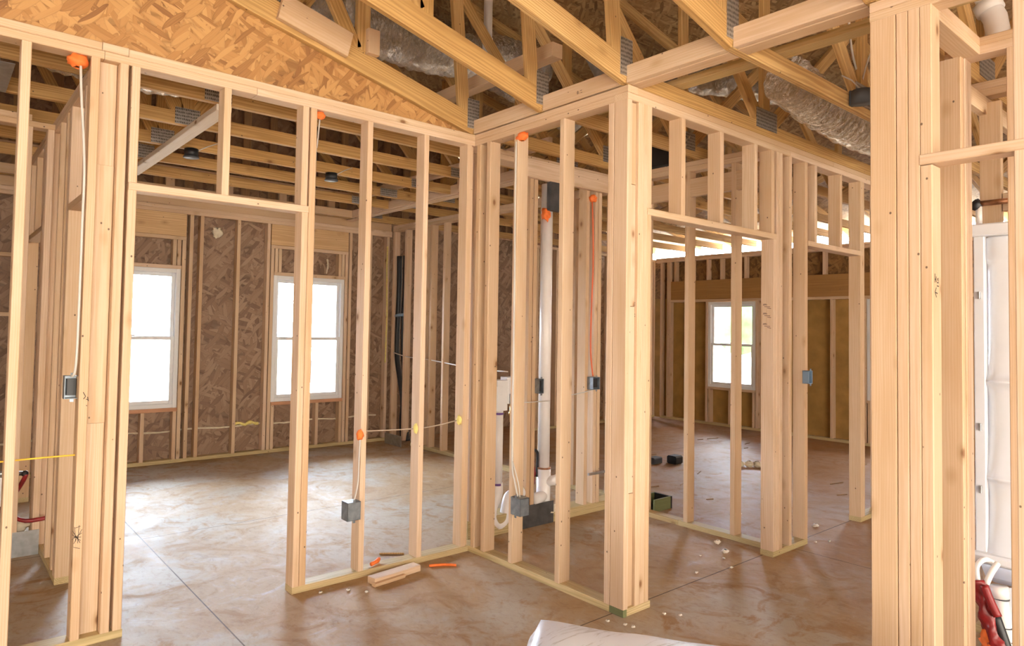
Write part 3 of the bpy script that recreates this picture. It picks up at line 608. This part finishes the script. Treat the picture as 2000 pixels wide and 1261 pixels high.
blob(t, 'wrap', (3.615, 3.72, .36), .05, 'red', .5, (1., .8, 2.), 2); tube(t, 'hose', [(3.60, 3.72, .47), (3.60, 3.72, .53), (3.64, 3.72, .55), (3.69, 3.72, .53), (3.70, 3.72, .46), (3.69, 3.72, .34)], .011, 'black', 8, sp=5)
blob(t, 'sleeve', (3.62, 3.72, .13), .055, 'black', .3, (1., .8, 1.6), 5)
o = blob(None, 'foam_packing', (3.76, 3.70, .085), .085, 'ivory', .45, (1.2, .8, .7), 8); tag(o, 'pale foam packed around the foot of the white vent stack', 'foam')
t = thing('insulated_pipe', 'pair of black insulated refrigerant pipes standing in the bright room wall', 'pipe', (4.74, 7.1, .03))
tube(t, 'pipe', [(4.76, 7.37, 2.38), (4.76, 7.36, 2.0), (4.76, 7.38, 1.5), (4.76, 7.38, 1.1), (4.76, 7.30, .8), (4.76, 7.22, .5), (4.76, 7.24, .25), (4.76, 7.20, .03)], .034, 'black', 12, sp=5)
tube(t, 'pipe', [(4.78, 7.26, 2.38), (4.78, 7.26, 2.0), (4.78, 7.28, 1.5), (4.78, 7.27, 1.1), (4.78, 7.21, .8), (4.78, 7.18, .5), (4.78, 7.16, .2), (4.78, 7.12, .03)], .030, 'black', 12, sp=5)
tube(t, 'tape_band', [(4.745, 7.41, 1.60), (4.735, 7.33, 1.615), (4.75, 7.24, 1.62)], .022, 'bluetape', 8)
o = bx(None, 'stud_guard_plate', 4.55, 4.56, 6.93, 7.30, .0, .13, 'steel', .001); tag(o, 'blue-grey steel plate on the floor below the black pipes', 'metal plate')

# ------------------------------------------------------------------ electrical boxes, cables, foam dabs
def ebox(name, c, sz, face, label, cat='electrical box', mat='darksteel', openf=True, ears=True):
    """metal box: back, four sides and rim; face is the axis it opens along (sign included)"""
    t = thing(name, label, cat, c); x, y, z = c; w, h, d = sz; th = .003
    ax = abs(face)-1; sg = 1 if face > 0 else -1
    def b(n, ua, ub, da, db, za, zb, m=mat):
        da, db = sorted((da*sg, db*sg))
        return bx(t, n, x+da, x+db, y+ua, y+ub, z+za, z+zb, m, .001) if ax == 0 else bx(t, n, x+ua, x+ub, y+da, y+db, z+za, z+zb, m, .001)
    b('back', -w/2, w/2, -d/2, -d/2+th, -h/2, h/2); b('side', -w/2, -w/2+th, -d/2, d/2, -h/2, h/2); b('side', w/2-th, w/2, -d/2, d/2, -h/2, h/2)
    b('top', -w/2, w/2, -d/2, d/2, h/2-th, h/2); b('bottom', -w/2, w/2, -d/2, d/2, -h/2, -h/2+th)
    if openf: b('wiring', -w/2+.012, w/2-.012, -d/2+.004, d/2-.018, -h/2+.015, h/2-.015, 'black')
    else: b('cover', -w/2, w/2, d/2-th, d/2, -h/2, h/2)
    if ears:
        b('mounting_ear', -.008, .008, d/2-th, d/2, h/2, h/2+.014); b('mounting_ear', -.008, .008, d/2-th, d/2, -h/2-.014, -h/2)
    return t
def cable(pts, label, r=.0045, mat='cable', name='electrical_cable', sp=5, staples=()):
    o = tube(None, name, pts, r, mat, 6, True, sp=sp); tag(o, label, 'cable'); return o
ebox('junction_box', (1.965, YA+.012, .40), (.085, .105, .075), -2, 'grey steel junction box on the first stud right of the wide door opening', openf=False)
cable([(2.004, YA-.006, .81), (2.0, YA-.006, .7), (1.995, YA-.006, .55), (1.975, YA-.002, .455)], 'white cable dropping into the grey box right of the wide door opening')
o = blob(None, 'fire_foam', (2.0, YA-.008, .835), .022, 'orange', .3, (1, .8, 1.4), 1); tag(o, 'small orange foam dab above the grey box right of the wide door opening', 'foam')
ebox('junction_box', (.525, 3.555, 1.17), (.062, .105, .05), -2, 'open steel outlet box with dark wires on the hall side of the left post')
cable([(.505, YA+.004, 2.64), (.512, YA+.0, 2.5), (.533, YA-.004, 2.2), (.534, YA-.004, 1.9), (.533, YA-.004, 1.4), (.53, YA+.01, 1.25), (.522, 3.53, 1.22)], 'white cable pair running down the left post from orange foam', r=.006)
o = blob(None, 'fire_foam', (.495, YA+.03, 2.668), .040, 'orange', .35, (1.2, 1, .75), 2); tag(o, 'large orange foam dab under the top plate at the upper left', 'foam')
o = blob(None, 'fire_foam', (1.712, YA+.03, 2.672), .028, 'orange', .2, (1.1, 1, .8), 3); tag(o, 'orange foam plug under the top plate right of the door header', 'foam')
cable([(1.712, YA+.03, 2.65), (1.70, YA+.03, 2.5), (1.692, YA+.03, 2.35), (1.688, YA+.02, 1.2)], 'white cable dropping from the orange plug behind the door stud')
ebox('junction_box', (XB+.012, 3.012, .398), (.085, .105, .075), -1, 'grey steel junction box on the stud in front of the curved white trap', openf=False)
cable([(XB-.006, 3.075, 2.64), (XB-.006, 3.078, 2.3), (XB-.006, 3.072, 1.8), (XB-.006, 3.07, 1.2), (XB-.006, 3.066, .66), (XB-.006, 3.04, .54), (XB+.0, 3.02, .455)], 'white cable pair stapled down the stud in front of the curved white trap', r=.006)
cable([(XB-.006, 3.064, .66), (XB-.006, 3.01, .54), (XB+.0, 3.0, .455)], 'short white cable splitting off into the grey box in front of the trap', r=.004)
o = blob(None, 'fire_foam', (XB+.02, 3.05, 2.672), .040, 'orange', .3, (.8, 1.15, .7), 4); tag(o, 'orange foam dab at the top of the stud left of the corner post', 'foam')
ebox('junction_box', (4.20, 3.60, 1.045), (.085, .10, .06), -2, 'steel outlet box at the end of the orange cable'); 
cable([(4.19, 3.628, 2.52), (4.195, 3.622, 2.3), (4.205, 3.625, 2.0), (4.19, 3.625, 1.6), (4.185, 3.622, 1.3), (4.20, 3.61, 1.10)], 'orange cable hanging down the plumbing wall stud', r=.006, mat='orcable')
o = blob(None, 'fire_foam', (4.19, 3.62, 2.54), .034, 'orange', .35, (1.1, .8, .9), 5); tag(o, 'orange foam dab above the orange cable on the plumbing wall', 'foam')
ebox('junction_box', (3.60, 3.615, 1.045), (.05, .11, .05), -2, 'dark steel outlet box beside the tall vent stack')
ebox('junction_box', (4.825, YC-.022, 1.17), (.055, .09, .045), -2, 'small blue-grey outlet box on the stud pack between the two door openings', mat='bluetape')
ebox('junction_box', (3.079, 2.30, .64), (.055, .09, .05), -2, 'grey outlet box low behind the corner post', openf=False)
ebox('junction_box', (4.74, 5.86, 1.0), (.08, .10, .06), -1, 'grey outlet box low on the right wall of the bright room', openf=False)
cable([(4.72, 7.40, 1.13), (4.72, 7.1, 1.09), (4.72, 6.7, 1.08), (4.72, 6.2, 1.05), (4.72, 5.8, 1.02), (4.72, 5.2, 1.02)], 'white cable threaded through the right wall of the bright room', r=.007)
cable([(-1.2, YA+.045, .84), (.2, YA+.045, .86), (.59, YA+.045, .86)], 'yellow cable threaded through the studs at the far left', r=.004, mat='ycable')
cable([(2.05, YA+.045, .845), (2.42, YA+.05, .83), (2.60, YA+.045, .838), (2.775, YA+.045, .86)], 'brown-white cable threaded through the studs left of the inside corner', r=.004, mat='oldcable')
for i, (c, l) in enumerate((((2.772, YA+.03, .86), 'yellow foam dab on the last stud before the inside corner'), ((2.428, YA+.03, .835), 'yellow foam dab on the middle stud left of the inside corner'))):
    o = blob(None, 'foam_dab', c, .026, 'yfoam', .4, (.8, .8, 1.2), 7+i); tag(o, l, 'foam')
cable([(3.7, 3.60, .93), (3.3, 3.62, .93)], 'thin cable crossing the back of the laundry bay behind the vent stack', r=.004, mat='cable', sp=0)
cable([(3.85, 3.61, .955), (4.05, 3.61, .97), (4.27, 3.61, 1.0)], 'thin cable crossing right of the vent stack', r=.004)
o = bx(None, 'conduit_strap', 4.14, 4.50, 3.585, 3.60, .315, .335, 'steel', .004); tag(o, 'short steel bar across the lower studs of the plumbing wall', 'metal bar')
cable([(4.05, 1.62, 3.35), (4.2, 1.65, 3.1), (4.55, 1.70, 2.93), (4.75, 1.72, 2.885)], 'white cable slanting from the right post down to the foil duct', r=.006)
cable([(3.9, 1.2, 3.25), (4.1, 1.5, 3.1), (4.40, 1.69, 2.93), (4.55, 1.71, 2.89)], 'second white cable slanting beside the first above the foil duct', r=.005)
cable([(4.3, 1.74, 2.90), (4.9, 1.76, 2.97), (5.6, 1.76, 3.0)], 'yellow cable lying along the foil duct at right', r=.006, mat='ycable')
t = thing('ceiling_box', 'round grey plastic ceiling box screwed to the roof truss beside the right post', 'electrical box', (4.13, 1.58, 2.80))
vs, fs = tube_data([(0, 0, 0), (0, 0, .075)], .055, 24); link('shell', mesh('shell', vs, fs, M['darkgrey'], True), (4.10, 1.565, 2.785), None, t)
bx(t, 'bracket', 4.08, 4.12, 1.615, 1.627, 2.785, 2.87, 'darkgrey'); tube(t, 'wire', [(4.06, 1.56, 2.86), (4.0, 1.58, 2.90), (3.97, 1.62, 2.93)], .004, 'cable', 6)
for c, l in (((1.50, 5.22, 2.735), 'black round light housing hung from the truss seen over the wide door opening'), ((2.66, 5.22, 2.735), 'black round light housing seen between the studs right of the wide door opening')):
    t = thing('light_housing', l, 'light fitting', c); x, y, z = c
    cyl(t, 'can', (x, y, z-.02), (x, y, z+.04), .05, 'black', 20); cyl(t, 'rim', (x, y, z-.026), (x, y, z-.02), .058, 'darkgrey', 20); tube(t, 'wire', [(x+.04, y, z+.03), (x+.12, y, z+.08), (x+.2, y, z+.12)], .004, 'cable', 6)
t = thing('bath_fan', 'black box with silver labels above the wall behind the first door opening', 'ventilation fan', (4.62, 3.2, 2.86))
bx(t, 'housing', 4.50, 4.75, 3.13, 3.36, 2.79, 2.98, 'black', .004); bx(t, 'label', 4.60, 4.66, 3.127, 3.13, 2.87, 2.95, 'steel', .0005)
t = thing('utility_box', 'small grey utility box outside the second bright window with a bent cable', 'utility box', (3.62, 7.9, .9))
bx(t, 'enclosure', 3.801, 3.95, 7.85, 7.93, .74, 1.02, 'darksteel', .006); bx(t, 'backboard', 3.62, 3.80, 7.9, 7.93, -.25, 1.28, 'vinyl', .003); tube(t, 'cable', [(3.90, 7.89, 1.02), (3.86, 7.88, 1.12), (3.76, 7.88, 1.25), (3.68, 7.88, 1.42)], .008, 'steel', 8, sp=5)

# ------------------------------------------------------------------ shower unit at the right edge
t = thing('shower_unit', 'white moulded shower and tub unit seen through the studs at the right edge', 'shower', (4.0, .6, .3))
def shell_profile():
    """vertical section: (z, x) of the moulded wall"""
    return [(.44, 4.0), (.46, 4.03), (.76, 4.05), (.785, 4.01), (.80, 4.0), (.82, 4.035), (1.20, 4.055), (1.245, 4.02), (1.262, 3.995), (1.28, 4.03), (1.33, 4.05), (1.80, 4.06), (1.84, 4.04), (1.86, 4.02), (1.97, 4.03)]
ys = [1.005, .995, .975, .95, .90, .7, .4, .1, -.2]; off = [.0, .03, .015, .0, 0, 0, 0, 0, 0]
vs, fs = [], []; pr = shell_profile()
for j, (z, x) in enumerate(pr):
    for i, y in enumerate(ys): vs.append((x+(.05 if i == 0 else off[i]), y, z))
n = len(ys)
for j in range(len(pr)-1):
    for i in range(n-1): fs.append([j*n+i, j*n+i+1, (j+1)*n+i+1, (j+1)*n+i])
o = link('wall_panel', mesh('wall_panel', vs, fs, M['gelcoat'], True), (0, 0, 0), None, t); md = o.modifiers.new('thick', 'SOLIDIFY'); md.thickness = .012; md.offset = -1; sb = o.modifiers.new('sub', 'SUBSURF'); sb.levels = 2; sb.render_levels = 2
bx(t, 'top_flange', 3.985, 4.05, -.2, 1.035, 1.965, 2.025, 'gelcoat', .006); bx(t, 'side_flange', 4.02, 4.06, .985, 1.03, .44, 1.965, 'gelcoat', .004)
bx(t, 'tub_rim', 3.97, 4.06, -.2, 1.03, .395, .44, 'gelcoat', .01)
vs, fs = [], []
for z, x, ye in ((.395, 3.985, 1.0), (.34, 4.0, .985), (.31, 4.04, .96), (.30, 4.12, .92)):
    vs += [(x, ye, z), (x, .5, z), (x, -.2, z)]
for j in range(3):
    for i in range(2): fs.append([j*3+i, j*3+i+1, (j+1)*3+i+1, (j+1)*3+i])
o = link('tub_basin', mesh('tub_basin', vs, fs, M['gelcoat'], True), (0, 0, 0), None, t); md = o.modifiers.new('thick', 'SOLIDIFY'); md.thickness = .01
o = slant(t, 'tub_leg', (4.02, .89, .30), (3.96, .80, .0), .11, .03, 'gelcoat', side=Vector((1, 0, 0)))
for z in (1.66, 1.02, .72): bx(t, 'clip', 4.0, 4.02, 1.0, 1.012, z, z+.035, 'steel', .001)
t = thing('tub_drain', 'white drain pipe with clamps under the shower tub', 'drain pipe', (3.96, .93, 0))
cyl(t, 'pipe', (3.96, .925, .30), (3.95, .895, .02), .030, 'pvc'); cyl(t, 'socket', (3.96, .927, .31), (3.96, .923, .26), .038, 'pvc'); 
for z in (.255, .13, .07): cyl(t, 'clamp', (3.957, .922-(.3-z)*.1, z), (3.957, .922-(.3-z)*.1, z+.005), .0325, 'darkgrey')
t = thing('wrapped_hose', 'dark red wrapped supply lines with orange foam under the shower tub', 'hose', (3.87, .95, 0))
tube(t, 'wrap', [(3.88, .985, .34), (3.87, .965, .26), (3.86, .94, .17), (3.85, .91, .09), (3.84, .875, 0.01)], .03, 'red', 12, True, lambda i, k, th: .030*(1+.3*math.sin(3*th+i)+.1*math.sin(i*1.7)), 5)
tube(t, 'outer_wrap', [(3.85, .955, .33), (3.84, .93, .27), (3.83, .90, .21)], .018, 'red', 8, sp=4); tube(t, 'line', [(3.87, .985, .34), (3.88, .99, .40), (3.92, .97, .43), (3.97, .95, .41)], .012, 'pvc', 10, sp=4)
tube(t, 'line', [(3.88, .955, .33), (3.90, .94, .38), (3.94, .925, .42)], .013, 'pvc', 10, sp=4); blob(t, 'foam', (3.855, .935, .07), .04, 'orange', .6, (.8, .9, 1.4), 12); tube(t, 'black_sleeve', [(3.87, .92, .2), (3.86, .885, .1), (3.85, .855, .01)], .022, 'black', 10, sp=4)
t = thing('shower_supply', 'copper and white pipe for the shower head above the shower unit', 'pipe', (4.06, 1.0, 2.1))
cyl(t, 'arm', (4.06, 1.02, 2.135), (4.06, .84, 2.135), .014, 'copper', 12); blob(t, 'valve_fitting', (4.06, 1.025, 2.13), .024, 'black', .25, (1, 1, 1.2), 4); cyl(t, 'riser', (4.06, 1.015, 2.12), (4.06, 1.015, 2.03), .014, 'pvc', 12)
o = cyl(None, 'vent_pipe', (4.10, .885, 2.05), (4.10, .885, 2.60), .022, 'pvc'); tag(o, 'thin white pipe standing above the shower unit', 'pipe')
# bathroom at far left
t = thing('tub_plumbing', 'red supply lines and white fitting above the steel guard at far left', 'plumbing', (.45, 5.2, .15))
tube(t, 'red_line', [(.30, 5.14, .22), (.42, 5.14, .30), (.50, 5.10, .44), (.52, 5.08, .50)], .014, 'red', 8, sp=4); tube(t, 'red_line', [(.30, 5.1, .34), (.42, 5.09, .27), (.52, 5.02, .22), (.66, 4.98, .235)], .013, 'red', 8, sp=4)
blob(t, 'foam', (.45, 5.10, .17), .06, 'ivory', .4, (1.7, .6, .6), 9); bx(t, 'white_fitting', .33, .48, 5.14, 5.17, .30, .48, 'vinyl', .004); tube(t, 'valve', [(.30, 5.12, .50), (.40, 5.12, .51), (.515, 5.10, .50)], .015, 'steel', 8); blob(t, 'valve_knob', (.515, 5.09, .50), .02, 'black', .1)

# ------------------------------------------------------------------ things lying on the floor
t = thing('scrap_lumber', 'short offcut of stud lumber lying against the plate of the left stud wall', 'wood offcut', (2.19, 3.39, 0))
def offcut():
    m = Matrix.Rotation(math.radians(6), 3, 'Z')
    o = link('block', prism_mesh('block', T, .07, .34, M['stud']), (2.20, 3.385, T/2+.001), (m @ QX.to_matrix()).to_quaternion(), t)
    o = link('broken_half', prism_mesh('broken_half', .020, .035, .22, M['stud']), (2.13, 3.337, .0115), (m @ QX.to_matrix()).to_quaternion(), t)
offcut()
def scrap(pts, r, mat, label, cat='debris', name='foam_scrap', group=None):
    o = tube(None, name, pts, r, mat, 8, True, lambda i, k, th: r*(1+.3*noise.noise(Vector((i*.8, k, 1)))), 3); tag(o, label, cat, group); return o
scrap([(2.12, YA+.03, .052), (2.17, YA+.05, .054), (2.20, YA+.075, .056)], .012, 'orange', 'orange foam curl on the bottom plate beside the stud', 'foam')
scrap([(2.46, 3.40, .008), (2.55, 3.36, .008), (2.60, 3.31, .008)], .008, 'orange', 'orange foam strip on the floor right of the wood offcut', 'foam')
o = tube(None, 'wood_sliver', [(2.33, 3.77, .006), (2.40, 3.72, .008), (2.46, 3.68, .006)], .006, 'truss', 6, False); tag(o, 'wood sliver on the floor behind the left stud wall', 'wood offcut')
o = bx(None, 'plastic_block', 6.30, 6.44, 4.52, 4.62, 0, .07, 'darkgrey', .01); tag(o, 'flat dark grey block on the far floor, nearer the corner post', 'debris')
o = bx(None, 'plastic_block', 6.50, 6.62, 4.38, 4.50, 0, .09, 'black', .015); tag(o, 'black cube on the far floor behind the first door opening', 'debris')
t = thing('scrap_carton', 'dark green and black open carton on the floor inside the first door opening', 'box', (4.75, 3.45, 0))
bx(t, 'green_side', 4.66, 4.90, 3.50, 3.52, 0, .10, 'green', .002); bx(t, 'black_side', 4.88, 4.90, 3.34, 3.50, 0, .10, 'black', .002); bx(t, 'black_side', 4.66, 4.88, 3.34, 3.355, 0, .10, 'green', .002); bx(t, 'base', 4.66, 4.88, 3.355, 3.50, 0, .01, 'black', .002)
t = thing('foam_chunk', 'lumpy ivory foam strip on the floor of the far right room', 'debris', (5.78, 3.2, 0))
for i in range(5): blob(t, 'lump', (7.02+.07*i, 3.92-.06*i, .03), .045, 'ivory', .3, (1, 1, .8), 20+i)
t.location = (7.1, 3.8, 0)
for c in t.children: c.location = c.location + Vector((5.78, 3.2, 0)) - Vector((7.1, 3.8, 0))
random.seed(11)
t = thing('foam_spatter', 'white foam spatter above the wall behind the first door opening', 'foam', (4.4, 2.9, 2.8))
for i in range(16): blob(t, 'foam_speck', (4.30+random.uniform(-.05,.09), 2.86+random.uniform(-.05,.05), 2.80+random.uniform(0,.13)), random.uniform(.006,.014), 'ivory', .6, (1,1,1), i, 7)
def px(q):  # floor points (metres) of small pale crumbs
    return q
crumbs = [(4.02, 2.52), (3.85, 2.85), (4.36, 2.60), (4.22, 2.46), (4.10, 2.40), (4.62, 2.26), (4.70, 2.285), (5.05, 2.15), (5.35, 2.38), (3.72, 2.36), (3.98, 2.28), (3.10, 2.06), (2.78, 2.16), (2.74, 2.24), (2.79, 2.12), (4.95, 2.2), (1.95, 3.28), (1.74, 3.42), (1.88, 3.36), (3.05, 2.12), (5.2, 2.9), (6.2, 4.0), (6.8, 3.4)]
for i, (x, y) in enumerate(crumbs):
    big = i in (2, 3, 5, 6, 8)
    o = blob(None, 'plaster_crumb', (x, y, .006 if not big else .012), .009 if not big else .022, 'debris', .6, (1.3, 1, .6), 40+i, 8)
    tag(o, 'tiny pale crumb of debris lying on the concrete slab', 'debris', 'pale crumbs scattered on the slab')
# small wood chips on the far floor
for i in range(26):
    x = random.uniform(5.0, 8.6); y = random.uniform(2.5, 5.8); a = random.uniform(-.5, .4); L = random.uniform(.03, .11)
    o = tube(None, 'wood_chip', [(x-L*math.cos(a), y-L*math.sin(a), .004), (x+L*math.cos(a), y+L*math.sin(a), .005)], .005, 'darkpine', 5, False)
    tag(o, 'dark wood chip on the clay-stained floor of the far right room', 'debris', 'wood chips on the far right floor')
# white wrapped box in front
def wrapped():
    e1 = Vector((.56, -.83, 0)); e2 = Vector((-.78, -.62, 0)); c0 = Vector((1.60, 1.62, 0)); n = 40; m = 30; W, Dp, Hh = 1.1, .8, .55
    vs, fs = [], []
    for i in range(n+1):
        for j in range(m+1):
            u, v = i/n*W, j/m*Dp
            def edge(d, r): return 0 if d >= r else (1-math.sqrt(max(0, 1-((r-d)/r)**2)))
            r = .13; h = Hh - .055*max(edge(u, r), edge(v, r), edge(W-u, r), edge(Dp-v, r)) - .12*(u/W)*.0
            h += .006*noise.noise(Vector((u*6, v*6, 0)))
            ux = u; vx = v
            if u < .1 and v < .1:       # rounded plan corner
                cx, cy = .1, .1; d = math.hypot(u-cx, v-cy)
                if d > .1: ux = cx+(u-cx)*.1/d; vx = cy+(v-cy)*.1/d
            p = c0+e1*ux+e2*vx; vs.append((p.x, p.y, h))
    k = m+1
    for i in range(n):
        for j in range(m): fs.append([i*k+j, i*k+j+1, (i+1)*k+j+1, (i+1)*k+j])
    border = [i*k for i in range(n+1)]+[n*k+j for j in range(1, m+1)]+[i*k+m for i in range(n-1, -1, -1)]+[j for j in range(m-1, 0, -1)]
    o0 = len(vs)
    for b_ in border: vs.append((vs[b_][0], vs[b_][1], 0))
    nb = len(border)
    for i in range(nb): fs.append([border[i], border[(i+1) % nb], o0+(i+1) % nb, o0+i])
    o = link('wrapped_carton', mesh('wrapped_carton', vs, fs, M['white'], True), (0, 0, 0))
    return tag(o, 'white plastic-wrapped carton at the bottom edge of the picture', 'carton')
wrapped()

# ------------------------------------------------------------------ marks on the lumber
def strokes(parent, name, segs, plane, org, mat='marker', w=.004):
    """pen strokes as thin ribbons lying on a face; plane gives the two in-face axes"""
    vs, fs = [], []; U, V, N = [Vector(a) for a in plane]; org = Vector(org)
    for a, b in segs:
        a = Vector(a); b = Vector(b); d = (b-a).normalized(); p = Vector((-d.y, d.x))*w/2; o = len(vs)
        for q in (a-p, b-p, b+p, a+p): vs.append(U*q.x+V*q.y+N*.0006)
        for q in (a-p, b-p, b+p, a+p): vs.append(U*q.x+V*q.y)
        fs += [[o, o+1, o+2, o+3], [o, o+4, o+5, o+1], [o+1, o+5, o+6, o+2], [o+2, o+6, o+7, o+3], [o+3, o+7, o+4, o]]
    return link(name, mesh(name, vs, fs, M[mat]), org, None, parent)
pY = ((1, 0, 0), (0, 0, 1), (0, -1, 0)); pX = ((0, -1, 0), (0, 0, 1), (-1, 0, 0))
s_ = .001
strokes(Dw, 'marker_writing', [((-.012, 0), (.014, -.004)), ((-.012, 0), (.0, .017)), ((-.012, 0), (.002, -.018)), ((.008, .024), (.028, .023)), ((.008, .036), (.026, .036)), ((.010, .044), (.012, .052)), ((.022, .040), (.022, .054)), ((-.014, .050), (-.006, .046)), ((-.013, .035), (-.012, .068)), ((-.006, .046), (.002, .038)), ((-.004, .046), (.0, .058))], pY, (2.872, .848, 1.635))
strokes(A, 'marker_writing', [((-.02, .03), (.012, -.03)), ((-.014, -.03), (.018, .03)), ((-.02, .012), (.014, -.02)), ((-.01, .04), (.012, .045)), ((-.022, -.01), (.018, .014)), ((-.012, .045), (-.006, -.02)), ((.006, .05), (.002, -.03)), ((-.014, -.045), (.012, -.055)), ((-.016, .0), (.016, -.004))], pY, (.562, YA, .50), w=.002)
strokes(A, 'marker_writing', [((-.014, .02), (-.004, 0)), ((-.004, 0), (-.012, -.012)), ((-.002, -.012), (.008, -.016)), ((.004, -.002), (.008, -.022)), ((0, -.04), (.003, -.044))], pY, (.578, YA, 1.13), w=.003)
for x_, z_ in ((4.41, 1.60), (4.41, 1.66), (4.41, 1.53)):
    strokes(Cw, 'grade_stamp', [((-.03, 0), (.0, .002)), ((-.02, -.01), (.02, -.012)), ((.0, -.02), (.026, -.024)), ((-.028, .006), (-.006, .007))], pX, (4.392-.0002, YC+.045, z_), 'stamp', .004)
for x_ in (2.962,):
    for z_ in (1.56, 1.62): strokes(Cw, 'grade_stamp', [((-.03, 0), (.03, .002)), ((-.02, -.01), (.0, -.012)), ((.01, -.008), (.03, -.01))], pX, (2.935, YC+.045, z_), 'stamp', .004)
strokes(B, 'grade_stamp', [((-.02, 0), (-.004, 0)), ((-.02, -.008), (.0, -.008)), ((.006, .002), (.02, .003)), ((.008, -.01), (.022, -.01)), ((-.012, .006), (-.012, -.014))], pX, (XB-.0022, 2.56, ZT+.05), 'stamp', .003)
# OSB stamps and foam seams on the back wall
fm = tube(None, 'foam_seam', [(x, 7.53, .325+.008*math.sin(x*9)) for x in [i*.05 for i in range(-10, 92)]], .012, 'ivory', 6, True, lambda i, k, th: .010*(1+.8*noise.noise(Vector((i*.9, k*.6, 0))))); tag(fm, 'thin foam bead along the sheathing seam below the windows', 'foam')
fm = tube(None, 'foam_seam', [(2.72+i*.03, 7.522, .345+.012*math.sin(i*1.3)) for i in range(10)], .02, 'yfoam', 8, True, lambda i, k, th: .018*(1+.9*noise.noise(Vector((i*.9, k*.6, 3))))); tag(fm, 'yellow foam bead between the two bright windows', 'foam')
o = blob(None, 'foam_splat', (2.47, 7.535, 2.47), .05, 'ivory', .6, (1.2, .25, 1.1), 31); tag(o, 'pale foam splat high on the sheathing between the bright windows', 'foam')
o = tube(None, 'foam_drip', [(4.62, 7.44, 2.5), (4.615, 7.44, 2.2), (4.63, 7.44, 1.6), (4.62, 7.44, 1.0)], .014, 'yfoam', 6, True, lambda i, k, th: .009*(1+.8*noise.noise(Vector((i*.7, k, 5)))), 12); tag(o, 'yellow foam bead down the corner stud beside the bright room wall', 'foam')
o = tube(None, 'foam_drip', [(2.06+1.75, 7.53, 2.28), (3.82, 7.53, 2.2), (3.80, 7.53, 2.1)], .012, 'ivory', 6, True, lambda i, k, th: .011*(1+.6*noise.noise(Vector((i*.7, k, 7)))), 6); tag(o, 'pale foam drip above the second bright window', 'foam')

# ------------------------------------------------------------------ outside, seen through the right windows
t = thing('neighbour_house', 'pale house far outside the right window', 'house', (48, 30, -.25))
bx(t, 'wall', 44, 52, 24, 34, -.25, 2.4, 'siding', .01); poly_slab('roof', [(23.5, 2.4), (34.5, 2.4), (29, 4.2)], 0, 43.6, 52.4, 'roofing', t)
for c in t.children:
    if c.name.startswith('roof'): c.location = Vector((0, 0, 0)) - base_of(t)
for i, (x, y, h) in enumerate(((27, 18.5, 3.0), (27.5, 15.6, 2.7), (29, 21.5, 3.2), (26, 12.6, 2.8), (31, 25.5, 3.3))):
    t = thing('garden_tree', 'green tree outside the right window, behind the glass', 'tree', (x, y, -.25), group='trees outside the right window')
    cyl(t, 'trunk', (x, y, -.25), (x, y, h*.5), .13, 'darkpine', 10); blob(t, 'crown', (x, y, h*.62), h*.36, 'leaf', .5, (1, 1, 1.2), 50+i, 20)
